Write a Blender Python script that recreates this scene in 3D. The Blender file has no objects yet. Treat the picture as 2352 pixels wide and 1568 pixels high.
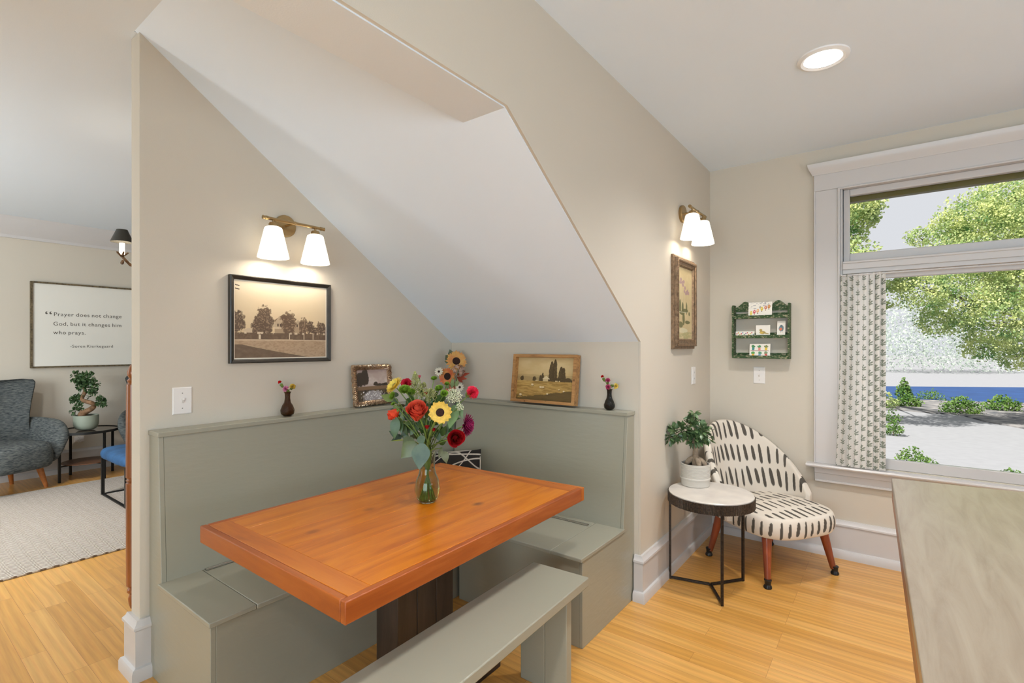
import bpy, bmesh, math, random
import numpy as np
from mathutils import Vector, Matrix
PI=math.pi
random.seed(7)
S=bpy.context.scene
COL=S.collection

# ------------------------------------------------------------------ camera, world, sun, large lights, exposure
F_PX,PHI,CYV,CAMH=1147.0,0.6456,795.0,1.37
cd=bpy.data.cameras.new('camera'); cam=bpy.data.objects.new('camera',cd); COL.objects.link(cam)
cam.location=(0,0,CAMH); cam.rotation_euler=(PI/2,0,PHI)
cd.sensor_width=36; cd.lens=36*F_PX/2352; cd.shift_y=(CYV-784)/2352.0
cd.clip_start=.02; cd.clip_end=300
S.camera=cam
def ray(u,v):
    r=(u-1176)/F_PX; z=-(v-CYV)/F_PX
    return Vector((-math.sin(PHI)+r*math.cos(PHI), math.cos(PHI)+r*math.sin(PHI), z))
CAM=Vector((0,0,CAMH))
def at(u,v,d): return CAM+ray(u,v)*d
def onX(u,v,x): d=ray(u,v); return CAM+d*(x/d.x)
def onY(u,v,y): d=ray(u,v); return CAM+d*(y/d.y)
def onZ(u,v,z): d=ray(u,v); return CAM+d*((z-CAMH)/d.z)

S.view_settings.view_transform='Standard'; S.view_settings.look='None'
S.view_settings.exposure=0.35; S.view_settings.gamma=1.0; S.view_settings.use_curve_mapping=False
w=bpy.data.worlds.new('sky'); S.world=w; w.use_nodes=True
bg=w.node_tree.nodes['Background']; bg.inputs[0].default_value=(.74,.76,.80,1); bg.inputs[1].default_value=.765
def sun(rot,e,col,ang=.01):
    l=bpy.data.lights.new('sun','SUN'); l.energy=e; l.color=col; l.angle=ang
    o=bpy.data.objects.new('sun',l); o.rotation_euler=rot; COL.objects.link(o)
sun((math.radians(42),math.radians(0),math.radians(-32)),7.3,(1,.96,.88))
def area(loc,rot,sx,sy,e,col):
    l=bpy.data.lights.new('unseen_fill_light','AREA'); l.shape='RECTANGLE'; l.size=sx; l.size_y=sy; l.energy=e; l.color=col
    o=bpy.data.objects.new('unseen_fill_light',l); o.location=loc; o.rotation_euler=rot; COL.objects.link(o)
# unseen area lights: inferred window at right; rear and living room ones added as fill
area((3.12,.9,1.5),(0,PI/2+.5,0),1.5,2.6,48,(.66,.82,1))
area((.6,-2.42,1.25),(PI/2-.12,0,0),3.0,1.4,86,(.70,.88,1))
area((-4.6,-2.42,1.5),(PI/2+.02,0,.80),2.4,1.6,150,(.86,.95,1))

# ------------------------------------------------------------------ helpers
def lin(c):
    c=np.asarray(c,float)/255.0
    return np.where(c<=.04045,c/12.92,((c+.055)/1.055)**2.4)
def L(r,g,b): return tuple(float(x) for x in lin((r,g,b)))+(1,)
MATS={}
def mat(name,col,rough=.5,metal=0,bump=None,var=None,spec=.5,coat=0,trans=0,emit=None,ior=1.45,sss=0,transl=0,attr=False):
    if name in MATS: return MATS[name]
    m=bpy.data.materials.new(name); m.use_nodes=True; nt=m.node_tree; N=nt.nodes; K=nt.links
    p=N['Principled BSDF']; c=L(*col)
    p.inputs['Base Color'].default_value=c; p.inputs['Roughness'].default_value=rough; p.inputs['Metallic'].default_value=metal
    p.inputs['Specular IOR Level'].default_value=spec; p.inputs['Coat Weight'].default_value=coat; p.inputs['Coat Roughness'].default_value=.15
    p.inputs['Transmission Weight'].default_value=trans; p.inputs['IOR'].default_value=ior
    if emit: p.inputs['Emission Color'].default_value=L(*emit[0]); p.inputs['Emission Strength'].default_value=emit[1]
    tc=N.new('ShaderNodeTexCoord')
    if attr:
        a=N.new('ShaderNodeAttribute'); a.attribute_name='Col'; K.new(a.outputs['Color'],p.inputs['Base Color'])
    elif var:
        n=N.new('ShaderNodeTexNoise'); n.inputs['Scale'].default_value=var[0]; n.inputs['Detail'].default_value=5
        mp=N.new('ShaderNodeMapping'); K.new(tc.outputs['Object'],mp.inputs[0]); K.new(mp.outputs[0],n.inputs['Vector'])
        if len(var)>2: mp.inputs['Scale'].default_value=var[2]
        cr=N.new('ShaderNodeValToRGB'); cr.color_ramp.elements[0].position=.32; cr.color_ramp.elements[1].position=.68
        k=var[1]
        if isinstance(k,(tuple,list)): c2=L(*k); c1=c
        else: c1=tuple(x*(1-k) for x in c[:3])+(1,); c2=tuple(min(1,x*(1+k)) for x in c[:3])+(1,)
        cr.color_ramp.elements[0].color=c1; cr.color_ramp.elements[1].color=c2
        K.new(n.outputs['Fac'],cr.inputs[0]); K.new(cr.outputs[0],p.inputs['Base Color'])
    if bump:
        n=N.new('ShaderNodeTexNoise'); n.inputs['Scale'].default_value=bump[0]; n.inputs['Detail'].default_value=4
        b=N.new('ShaderNodeBump'); b.inputs['Strength'].default_value=bump[1]; b.inputs['Distance'].default_value=.01
        mp=N.new('ShaderNodeMapping'); K.new(tc.outputs['Object'],mp.inputs[0]); K.new(mp.outputs[0],n.inputs['Vector'])
        if len(bump)>2: mp.inputs['Scale'].default_value=bump[2]
        K.new(n.outputs['Fac'],b.inputs['Height']); K.new(b.outputs[0],p.inputs['Normal'])
    if transl:
        t=N.new('ShaderNodeBsdfTranslucent'); mx=N.new('ShaderNodeMixShader'); mx.inputs[0].default_value=transl
        src=p.inputs['Base Color']
        if src.links: K.new(src.links[0].from_socket,t.inputs[0])
        else: t.inputs[0].default_value=c
        K.new(p.outputs[0],mx.inputs[1]); K.new(t.outputs[0],mx.inputs[2]); K.new(mx.outputs[0],N['Material Output'].inputs[0])
    MATS[name]=m; return m

class MB:
    def __init__(s): s.v=[]; s.f=[]; s.c=None
    def add(s,vs,fs):
        o=len(s.v); s.v+= [tuple(x) for x in vs]; s.f+=[tuple(i+o for i in f) for f in fs]; return s
    def box(s,x0,x1,y0,y1,z0,z1):
        return s.add([(x0,y0,z0),(x1,y0,z0),(x1,y1,z0),(x0,y1,z0),(x0,y0,z1),(x1,y0,z1),(x1,y1,z1),(x0,y1,z1)],
          [(0,3,2,1),(4,5,6,7),(0,1,5,4),(1,2,6,5),(2,3,7,6),(3,0,4,7)])
    def loft(s,rings,cap=True):
        n=len(rings[0]); vs=[p for r in rings for p in r]; fs=[]
        for i in range(len(rings)-1):
            for j in range(n):
                a=i*n+j; b=i*n+(j+1)%n; fs.append((a,b,b+n,a+n))
        if cap: fs.append(tuple(range(n-1,-1,-1))); fs.append(tuple((len(rings)-1)*n+j for j in range(n)))
        return s.add(vs,fs)
    def prism(s,poly,axis,a,b):   # poly of 2-D points extruded along an axis
        def P3(p,t):
            return {'x':(t,p[0],p[1]),'y':(p[0],t,p[1]),'z':(p[0],p[1],t)}[axis]
        return s.loft([[P3(p,a) for p in poly],[P3(p,b) for p in poly]])
    def lathe(s,prof,n=32,c=(0,0,0),cap=True):
        return s.loft([[(c[0]+r*math.cos(2*PI*j/n),c[1]+r*math.sin(2*PI*j/n),c[2]+z) for j in range(n)] for r,z in prof],cap)
    def tube(s,pts,r,n=8,cap=True):
        pts=[Vector(p) for p in pts]; rs=r if isinstance(r,(list,tuple)) else [r]*len(pts); rings=[]
        up=Vector((0,0,1))
        for i,p in enumerate(pts):
            d=(pts[min(i+1,len(pts)-1)]-pts[max(i-1,0)])
            d=d.normalized() if d.length>1e-9 else Vector((0,0,1))
            ref=up if abs(d.dot(up))<.95 else Vector((1,0,0))
            if i==0: a=d.cross(ref).normalized()
            else:
                a=(a-d*a.dot(d)); a=a.normalized() if a.length>1e-6 else d.cross(ref).normalized()
            b=d.cross(a)
            rings.append([p+a*(rs[i]*math.cos(2*PI*j/n))+b*(rs[i]*math.sin(2*PI*j/n)) for j in range(n)])
        return s.loft(rings,cap)
    def ball(s,c,r,n=10,sq=(1,1,1)):
        m=max(4,n//2); rings=[]
        for i in range(1,m):
            t=PI*i/m; rings.append([(c[0]+sq[0]*r*math.sin(t)*math.cos(2*PI*j/n),c[1]+sq[1]*r*math.sin(t)*math.sin(2*PI*j/n),c[2]-sq[2]*r*math.cos(t)) for j in range(n)])
        return s.loft(rings)
    def grid(s,fn,nu,nv,closed=False):
        vs=[fn(i/(nu-(0 if closed else 1)),j/(nv-1)) for j in range(nv) for i in range(nu)]; fs=[]
        for j in range(nv-1):
            for i in range(nu if closed else nu-1):
                a=j*nu+i; b=j*nu+(i+1)%nu; fs.append((a,b,b+nu,a+nu))
        return s.add(vs,fs)
    def xf(s,M):
        s.v=[tuple(M@Vector(p)) for p in s.v]; return s
    def join(s,o): return s.add(o.v,o.f)

def finish(me,smooth):
    if smooth is True: me.shade_smooth()
    elif smooth:
        me.shade_smooth(); me.set_sharp_from_angle(angle=math.radians(smooth))
def O(name,mb,m,parent=None,smooth=35,bevel=0,subs=0,world=False,solid=0,label=None,fix=True):
    vs=mb.v
    if parent is None or world:
        if parent is None:
            xs=[v[0] for v in vs]; ys=[v[1] for v in vs]; zs=[v[2] for v in vs]
            org=Vector(((min(xs)+max(xs))/2,(min(ys)+max(ys))/2,min(zs)))
        else: org=parent.location.copy() if parent.type=='EMPTY' else Vector(parent['org'])
        vs=[(v[0]-org.x,v[1]-org.y,v[2]-org.z) for v in vs]
    else: org=Vector((0,0,0))
    me=bpy.data.meshes.new(name); me.from_pydata(vs,[],mb.f); me.update()
    if mb.c is not None:
        a=me.color_attributes.new('Col','FLOAT_COLOR','POINT'); a.data.foreach_set('color',np.asarray(mb.c,np.float32).ravel())
    if fix and len(mb.f)<20000:
        b=bmesh.new(); b.from_mesh(me); bmesh.ops.recalc_face_normals(b,faces=b.faces); b.to_mesh(me); b.free()
    finish(me,smooth); me.materials.append(m)
    o=bpy.data.objects.new(name,me); COL.objects.link(o)
    if parent is None: o.location=org
    else: o.parent=parent
    o['org']=tuple(org)
    if bevel:
        md=o.modifiers.new('bevel','BEVEL'); md.width=bevel; md.segments=2; md.limit_method='ANGLE'; md.angle_limit=math.radians(40); md.harden_normals=False
    if solid:
        md=o.modifiers.new('solidify','SOLIDIFY'); md.thickness=solid; md.offset=0
    if subs:
        md=o.modifiers.new('subsurf','SUBSURF'); md.levels=subs; md.render_levels=subs
    if label: o['label']=label
    return o
def E(name,label,cat,loc,rz=0,group=None):
    o=bpy.data.objects.new(name,None); COL.objects.link(o); o.empty_display_size=.05
    o.location=loc; o.rotation_euler=(0,0,rz); o['label']=label; o['category']=cat
    if group: o['group']=group
    return o
def T(o,label,cat,group=None):
    o['label']=label; o['category']=cat
    if group: o['group']=group
    return o
def ST(o): o['kind']='structure'; return o
def copy_tree(o,parent=None):
    c=o.copy(); COL.objects.link(c); c.parent=parent
    for ch in o.children: copy_tree(ch,c)
    return c
def frame_axes(d,up=(0,0,1)):
    d=Vector(d).normalized(); u=Vector(up)
    if abs(d.dot(u))>.97: u=Vector((1,0,0))
    x=u.cross(d).normalized(); y=d.cross(x)
    return Matrix((x,y,d)).transposed().to_4x4()

# value noise for painted surfaces
def vn(x,y,seed=0):
    xi=np.floor(x).astype(np.int64); yi=np.floor(y).astype(np.int64); fx=x-xi; fy=y-yi
    fx=fx*fx*(3-2*fx); fy=fy*fy*(3-2*fy)
    def h(a,b):
        n=(a*374761393+b*668265263+seed*974634777)&0x7fffffff; n=((n^(n>>13))*1274126177)&0x7fffffff
        return ((n^(n>>16))&0xffff)/65535.0
    return (h(xi,yi)*(1-fx)+h(xi+1,yi)*fx)*(1-fy)+(h(xi,yi+1)*(1-fx)+h(xi+1,yi+1)*fx)*fy
def fbm(x,y,seed=0,o=4):
    t=0; a=.5; s=0
    for i in range(o): t=t+a*vn(x*2**i,y*2**i,seed+i); s+=a; a*=.5
    return t/s
def mixc(c,k,m):   # c HxWx3, k rgb, m mask
    m=np.clip(m,0,1)[...,None]; return c*(1-m)+np.asarray(k,float)*m
def sstep(a,b,x):
    t=np.clip((x-a)/(b-a),0,1); return t*t*(3-2*t)
def panel(w,h,nx,ny,paint,place):
    """flat painted sheet: paint(U,V,w,h)->sRGB 0..255; place(a,b)->xyz arrays for metres along and up"""
    U,V=np.meshgrid(np.linspace(0,1,nx),np.linspace(0,1,ny))
    c=paint(U,V); X,Y,Z=place(U*w,V*h)
    mb=MB(); mb.v=list(zip(X.ravel().tolist(),Y.ravel().tolist(),Z.ravel().tolist()))
    mb.f=[(j*nx+i,j*nx+i+1,(j+1)*nx+i+1,(j+1)*nx+i) for j in range(ny-1) for i in range(nx-1)]
    rgb=lin(np.clip(c,0,255)).reshape(-1,3); mb.c=np.concatenate([rgb,np.ones((len(rgb),1))],1)
    return mb
ONES=lambda a: np.zeros_like(a)

# ------------------------------------------------------------------ materials for the shell
M_wall=mat('wall_paint',(207,198,183),.75,bump=(260,.06))
M_ceil=mat('ceiling_paint',(229,239,250),.8,bump=(200,.05))
M_trim=mat('trim_paint',(204,200,198),.3,bump=(30,.03))
M_green=mat('sage_paint',(156,153,137),.27,bump=(14,.10,(1,1,4)),spec=.5)
M_brass=mat('brushed_brass',(176,150,108),.3,1,bump=(80,.05))
M_black=mat('black_metal',(40,35,32),.4,.6)
def wood_floor():
    m=bpy.data.materials.new('oak_floor'); m.use_nodes=True; nt=m.node_tree; N=nt.nodes; K=nt.links; p=N['Principled BSDF']
    tc=N.new('ShaderNodeTexCoord'); mp=N.new('ShaderNodeMapping'); K.new(tc.outputs['Object'],mp.inputs[0])
    br=N.new('ShaderNodeTexBrick'); K.new(mp.outputs[0],br.inputs['Vector'])
    br.inputs['Scale'].default_value=1; br.inputs['Brick Width'].default_value=.78; br.inputs['Row Height'].default_value=.083
    br.inputs['Mortar Size'].default_value=.0006; br.inputs['Mortar Smooth'].default_value=.4; br.inputs['Bias'].default_value=.1; br.offset=.37; br.offset_frequency=3
    br.inputs['Color1'].default_value=(.1,.1,.1,1); br.inputs['Color2'].default_value=(.9,.9,.9,1); br.inputs['Mortar'].default_value=(.4,.4,.4,1)
    cr=N.new('ShaderNodeValToRGB'); e=cr.color_ramp.elements; e[0].position=0; e[0].color=L(204,147,68); e[1].position=1; e[1].color=L(228,174,98)
    x=cr.color_ramp.elements.new(.5); x.color=L(217,160,80)
    K.new(br.outputs['Color'],cr.inputs[0])
    # per-board offset for the grain
    cmb=N.new('ShaderNodeVectorMath'); cmb.operation='MULTIPLY_ADD'; cmb.inputs[1].default_value=(1,1,1)
    sc=N.new('ShaderNodeVectorMath'); sc.operation='SCALE'; sc.inputs['Scale'].default_value=7.0; K.new(br.outputs['Color'],sc.inputs[0])
    K.new(tc.outputs['Object'],cmb.inputs[0]); K.new(sc.outputs[0],cmb.inputs[2])
    m2=N.new('ShaderNodeMapping'); m2.inputs['Scale'].default_value=(1.1,9,1); K.new(cmb.outputs[0],m2.inputs[0])
    wv=N.new('ShaderNodeTexWave'); wv.bands_direction='Y'; wv.inputs['Scale'].default_value=.9; wv.inputs['Distortion'].default_value=9; wv.inputs['Detail'].default_value=3; wv.inputs['Detail Scale'].default_value=.9
    K.new(m2.outputs[0],wv.inputs['Vector'])
    n=N.new('ShaderNodeTexNoise'); n.inputs['Scale'].default_value=9; n.inputs['Detail'].default_value=6; m3=N.new('ShaderNodeMapping'); m3.inputs['Scale'].default_value=(.5,14,1); K.new(cmb.outputs[0],m3.inputs[0]); K.new(m3.outputs[0],n.inputs['Vector'])
    mx=N.new('ShaderNodeMix'); mx.data_type='RGBA'; mx.blend_type='MULTIPLY'; mx.inputs[0].default_value=.15
    K.new(cr.outputs[0],mx.inputs[6]); K.new(wv.outputs['Color'],mx.inputs[7])
    mx2=N.new('ShaderNodeMix'); mx2.data_type='RGBA'; mx2.blend_type='OVERLAY'; mx2.inputs[0].default_value=.28
    K.new(mx.outputs[2],mx2.inputs[6]); K.new(n.outputs['Fac'],mx2.inputs[7])
    mx3=N.new('ShaderNodeMix'); mx3.data_type='RGBA'; K.new(br.outputs['Fac'],mx3.inputs[0]); K.new(mx2.outputs[2],mx3.inputs[6]); mx3.inputs[7].default_value=L(150,98,52)
    K.new(mx3.outputs[2],p.inputs['Base Color'])
    p.inputs['Roughness'].default_value=.3; p.inputs['Coat Weight'].default_value=.35; p.inputs['Coat Roughness'].default_value=.16
    return m
M_floor=wood_floor()
def pine(name,base,dark,light,axis='y',rough=.32,knots=True,sc=1,coat=.25):
    m=bpy.data.materials.new(name); m.use_nodes=True; nt=m.node_tree; N=nt.nodes; K=nt.links; p=N['Principled BSDF']
    tc=N.new('ShaderNodeTexCoord'); mp=N.new('ShaderNodeMapping'); K.new(tc.outputs['Object'],mp.inputs[0])
    st={'y':(9,1,9),'x':(1,9,9),'z':(9,9,1)}[axis]; mp.inputs['Scale'].default_value=tuple(q*sc for q in st)
    n=N.new('ShaderNodeTexNoise'); n.inputs['Scale'].default_value=1.6; n.inputs['Detail'].default_value=7; n.inputs['Roughness'].default_value=.65; n.inputs['Distortion'].default_value=.8; K.new(mp.outputs[0],n.inputs['Vector'])
    cr=N.new('ShaderNodeValToRGB'); e=cr.color_ramp.elements; e[0].position=.3; e[0].color=L(*dark); e[1].position=.75; e[1].color=L(*light); x=e.new(.5); x.color=L(*base)
    K.new(n.outputs['Fac'],cr.inputs[0]); out=cr.outputs[0]
    if knots:
        m2=N.new('ShaderNodeMapping'); m2.inputs['Scale'].default_value=tuple((q*.45+.55)*sc for q in {'y':(1.9,1,1),'x':(1,1.9,1),'z':(1.9,1.9,1)}[axis]); K.new(tc.outputs['Object'],m2.inputs[0])
        vo=N.new('ShaderNodeTexVoronoi'); vo.inputs['Scale'].default_value=3.7; K.new(m2.outputs[0],vo.inputs['Vector'])
        c2=N.new('ShaderNodeValToRGB'); e=c2.color_ramp.elements; e[0].position=.03; e[0].color=(.22,.14,.10,1); e[1].position=.13; e[1].color=(1,1,1,1); K.new(vo.outputs['Distance'],c2.inputs[0])
        mx=N.new('ShaderNodeMix'); mx.data_type='RGBA'; mx.blend_type='MULTIPLY'; mx.inputs[0].default_value=.8; K.new(out,mx.inputs[6]); K.new(c2.outputs[0],mx.inputs[7]); out=mx.outputs[2]
    K.new(out,p.inputs['Base Color']); p.inputs['Roughness'].default_value=rough; p.inputs['Coat Weight'].default_value=coat; p.inputs['Coat Roughness'].default_value=.2
    b=N.new('ShaderNodeBump'); b.inputs['Strength'].default_value=.08; b.inputs['Distance'].default_value=.01; K.new(n.outputs['Fac'],b.inputs['Height']); K.new(b.outputs[0],p.inputs['Normal'])
    MATS[name]=m; return m

# ------------------------------------------------------------------ the room
XA,XC,YB,YD,ZC=-2.473,-1.067,2.570,3.883,2.677
XL,XR,YR,YLB=-7.13,3.2,-2.5,3.883       # far-left wall, right wall, rear wall, living-room back wall
ST(O('floor',MB().box(XL-.1,XR+.1,YR-.1,YD+.12,-.08,0),M_floor))
# flat ceiling: whole plan except where the stair slope comes down over the nook
cm=MB(); cm.box(XL-.1,XA-.03,YR-.1,YD+.12,ZC,ZC+.08); cm.box(XA-.03,XC-.03,YR-.1,.7126,ZC,ZC+.08); cm.box(XC-.03,XR+.1,YR-.1,YD+.12,ZC,ZC+.08)
ST(O('ceiling',cm,M_ceil))
sl=MB(); z0,z1=1.395,ZC; y0=YB; y1=YB-(ZC-1.395)/.69
sl.prism([(y0+.02,z0-.0138),(y1,z1),(y1,z1+.1),(y0+.02,z0+.1)],'x',XA-.02,XC-.19)
ST(O('ceiling',sl,M_ceil))
# low part of the slope right under the header
sl=MB(); yk=YB-(2.21-1.395)/.69
sl.prism([(y0+.02,z0-.0138),(yk,2.21),(yk+.1,2.21),(y0+.02,z0+.1)],'x',XC-.19,XC-.012)
ST(O('ceiling',sl,M_ceil))
# one wall plane: the header over the opening and the return beside the nook
hd=MB(); hd.prism([(YD,0),(YD,ZC+.02),(YR,ZC+.02),(YR,2.215),(yk,2.215),(YB,1.395),(YB,0)],'x',XC-.012,XC)
hd.box(XC-.10,XC-.012,YB+.10,YD,0,ZC)
ST(O('wall_right',hd,M_wall))
hd=MB(); hd.box(XC-.208,XC-.012,YR,yk,2.21,ZC+.02); ST(O('ceiling_header_soffit',hd,M_ceil))
# partition on the left of the nook
ST(O('wall_partition',MB().prism([(.7226,0),(2.68,0),(2.68,1.36),(.7226,ZC)] ,'x',XA-.099,XA),M_wall,bevel=.003))
ST(O('wall_partition_upper',MB().prism([(.735,ZC),(2.68,1.33),(2.68,ZC)],'x',XA-.099,XA-.03).box(XA-.099,XA-.03,2.68,YD,0,ZC),M_wall))
# nook back wall and the short return running back to the window wall
ST(O('wall_nook_back',MB().box(XA,XC-.012,YB,YB+.10,0,1.46),M_wall,bevel=.003))
ST(O('wall_living_left',MB().box(XL-.1,XL,YR,YD,0,ZC),M_wall))
ST(O('wall_living_back',MB().box(XL,XC-.1,YD,YD+.12,0,ZC),M_wall))
# window wall with its opening
WX0,WX1,WZ0,WZ1=-.235,1.30,.60,2.40
ww=MB(); ww.box(XC-.1,WX0,YD,YD+.16,0,ZC).box(WX1,XR,YD,YD+.16,0,ZC).box(WX0,WX1,YD,YD+.16,0,WZ0).box(WX0,WX1,YD,YD+.16,WZ1,ZC)
ST(O('wall_window',ww,M_wall))
ST(O('wall_kitchen_right',MB().box(XR,XR+.1,YR,YD,0,ZC),M_wall))
ST(O('wall_rear',MB().box(XL,XR,YR-.1,YR,0,ZC),M_wall))

# baseboards: tall board, cap moulding and shoe
def base_profile(h=.243,t=.02):
    return [(0,0),(t+.016,0),(t+.016,.040),(t+.010,.052),(t,.056),(t,h-.035),(t+.007,h-.034),(t+.006,h-.024),(t-.004,h-.012),(t-.008,h),(0,h)]
def base_run(name,p,q,nrm):
    p=Vector((p[0],p[1],0)); q=Vector((q[0],q[1],0)); n=Vector((nrm[0],nrm[1],0)); d=(q-p).normalized()
    rs=[]
    for pt,s in ((p,-1),(q,1)):
        rs.append([tuple(pt+n*a+d*s*a*(mit[0] if s<0 else mit[1])+Vector((0,0,b))) for a,b in base_profile()])
    return ST(O(name,MB().loft(rs),M_trim,smooth=30))
mit=(1,0)
base_run('baseboard_right',(XC,YB),(XC,YD),(1,0))
mit=(-1,1); mit=(0,1)
base_run('baseboard_nook_corner',(-1.098,YB),(XC,YB),(0,-1))
mit=(0,0)
base_run('baseboard_window',(XC+.02,YD),(XR,YD),(0,-1))
mit=(1,1)
base_run('baseboard_partition_end',(XA-.099,.7226),(XA,.7226),(0,-1))
mit=(1,0)
base_run('baseboard_partition_side',(XA,.7226),(XA,.757),(1,0))
mit=(0,0)
base_run('baseboard_living_left',(XL,YR),(XL,YD),(1,0))
cr=[(0,0),(.02,0),(.02,.03),(.045,.06),(.10,.125),(.115,.17),(.13,.205),(0,.205)]
ST(O('trim_1',MB().loft([[(XL+a,y,ZC-.205+b) for a,b in cr] for y in (YR,YD)]),M_trim,smooth=25))

# ------------------------------------------------------------------ window
wn=bpy.data.objects.new('window_1',None); COL.objects.link(wn); wn.location=(.53,YD,WZ0); wn['kind']='structure'
fr=MB()
RX=WX1+.16
fr.box(-.395,-.249,YD-.022,YD,.598,2.395); fr.box(-.262,-.249,YD-.032,YD-.02,.598,2.395); fr.box(-.395,-.385,YD-.030,YD-.02,.598,2.395)
fr.box(WX1+.014,RX,YD-.022,YD,.598,2.395)
fr.box(-.395,RX,YD-.024,YD,2.395,2.505); fr.box(-.262,WX1+.03,YD-.03,YD-.02,2.385,2.397)
O('window_casing',fr,M_trim,wn,world=True,bevel=.003)
cp=MB(); cp.loft([[(x+s*a,YD-a,z) for a,z in ((0,2.500),(.028,2.500),(.032,2.512),(.045,2.535),(.052,2.556),(.055,2.572),(0,2.572))] for x,s in ((-.375,-1),(RX-.02,1))])
O('window_crown',cp,M_trim,wn,world=True,smooth=25)
jm=MB(); jm.box(-.249,WX0+.0,YD-.012,YD+.14,WZ0,WZ1); jm.box(WX1,WX1+.014,YD-.012,YD+.14,WZ0,WZ1); jm.box(WX0,WX1,YD-.012,YD+.14,WZ1-.012,WZ1)
jm.box(WX0,WX1,YD-.030,YD+.10,1.862,1.905); jm.box(WX0,WX1,YD-.018,YD+.10,1.835,1.865); jm.box(WX0,WX1,YD-.038,YD-.01,1.900,1.914)
O('window_frame',jm,M_trim,wn,world=True,bevel=.003)
sh=MB()
def sash(x0,x1,z0,z1,st,tp,bt,y):
    m=MB(); m.box(x0,x0+st,y,y+.04,z0,z1).box(x1-st,x1,y,y+.04,z0,z1).box(x0+st,x1-st,y,y+.04,z0,z0+bt).box(x0+st,x1-st,y,y+.04,z1-tp,z1)
    return m
O('transom_sash',sash(WX0,WX1,1.905,2.388,.036,.042,.066,YD+.025),M_trim,wn,world=True,bevel=.004)
O('lower_sash',sash(WX0,WX1,WZ0,1.836,.036,.038,.062,YD+.025),M_trim,wn,world=True,bevel=.004)
M_glass=mat('window_glass',(255,255,255),0,trans=1,ior=1.02,spec=.2)
O('window_pane',MB().box(WX0+.03,WX1-.03,YD+.046,YD+.05,1.96,2.35),M_glass,wn,world=True)
O('window_pane',MB().box(WX0+.03,WX1-.03,YD+.046,YD+.05,.655,1.80),M_glass,wn,world=True)
st=MB(); st.loft([[(x,YD-a,.575+b) for a,b in ((-.03,0),(.062,0),(.074,.007),(.076,.014),(.070,.023),(-.03,.023))] for x in (-.437,RX+.04)])
O('window_sill',st,M_trim,wn,world=True,smooth=30)
ap=MB().box(-.392,RX,YD-.022,YD,.487,.576).box(-.392,RX,YD-.030,YD,.535,.576).box(-.388,RX-.004,YD-.028,YD,.478,.492)
O('window_apron',ap,M_trim,wn,world=True,bevel=.003)
O('exterior_blind_rail',MB().box(WX0+.0,WX1,YD+.10,YD+.15,2.322,2.40),mat('olive_rail',(104,94,44),.5),wn,world=True)

# curtain on a tension rod
def motif(a,b,sx,sy):
    return np.maximum(motif1(a,b,sx,2*sy),motif1(a+sx/2,b+sy,sx,2*sy))
def motif1(a,b,sx,sy):
    r=np.floor(b/sy); aa=a/sx; c=np.floor(aa); p=(aa-c-.5)*sx; q=(b/sy-r-.5)*sy
    m=np.zeros_like(a)
    def el(cx,cy,w,h,t):
        x=(p-cx)*math.cos(t)+(q-cy)*math.sin(t); y=-(p-cx)*math.sin(t)+(q-cy)*math.cos(t)
        return 1-sstep(.7,1.15,(x/w)**2+(y/h)**2)
    for cx,cy,w_,h_,t in ((0,.006,.0026,.0065,0),(-.0055,.001,.0022,.0052,.8),(.0055,.001,.0022,.0052,-.8),(-.0052,-.0058,.0022,.0045,1.25),(.0052,-.0058,.0022,.0045,-1.25),(0,-.006,.0028,.0055,0),(-.003,.008,.0014,.003,.5),(.003,.008,.0014,.003,-.5)):
        m=np.maximum(m,el(cx,cy,w_,h_,t))
    return m
def curtain_paint(U,V):
    c=np.ones(U.shape+(3,))*np.array([242,238,232.])
    a=U*.30; b=V*1.24
    m=motif(a/1.7,b/1.9,.048,.0168)
    n=fbm(a*900,b*900,3,2)
    return mixc(c,(116,126,108),m*(.45+.6*n))
def curtain_place(A,B):
    u=A/.30; v=B/1.24
    amp=.009+.004*np.sin(u*9)
    sp=.232+.026*(1-v)**2
    x=-.247-.026*(1-v)**2+u*sp+.004*np.sin(u*2*PI*8+1+ (1-v)*1.5)
    y=YD-.045-.010*(1-v)-amp*np.sin(u*2*PI*7+.8*np.sin(v*3)+1.0)*(1-.35*(v>.975)) - .004*np.sin(u*PI*30)*np.clip((v-.93)*14,0,1)
    z=.604+v*1.225
    return x,y,z
cb=panel(.30,1.24,300,640,curtain_paint,curtain_place)
M_curt=mat('curtain_cotton',(240,236,230),.9,attr=True,transl=.38)
ct=E('curtain','off-white window curtain printed with small green sprigs, drawn to the left of the window','curtain',(-.13,YD-.05,.604))
O('curtain_panel',cb,M_curt,ct,world=True,smooth=True,fix=False)
O('tension_rod',MB().tube([(-.247,YD-.045,1.822),(WX1,YD-.045,1.822)],.006,10),M_trim,ct,world=True)

# unseen frames: right window inferred; rear and living room frames added around fill lights
def unseen_frame(name,x0,x1,z0,z1,wall):
    m=MB(); t=.09
    for a,b,c,d_ in ((x0-t,x1+t,z1,z1+t),(x0-t,x1+t,z0-t,z0),(x0-t,x0,z0,z1),(x1,x1+t,z0,z1),((x0+x1)/2-.02,(x0+x1)/2+.02,z0,z1)):
        if wall=='rear': m.box(a,b,YR,YR+.025,c,d_)
        else: m.box(XR-.025,XR,a,b,c,d_)
    return ST(O(name,m,M_trim))
unseen_frame('fill_frame_rear',-.9,2.1,.75,2.15,'rear'); unseen_frame('fill_frame_living',-5.8,-3.4,.7,2.2,'rear'); unseen_frame('window_4',-.4,2.2,.9,2.25,'right')
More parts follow.
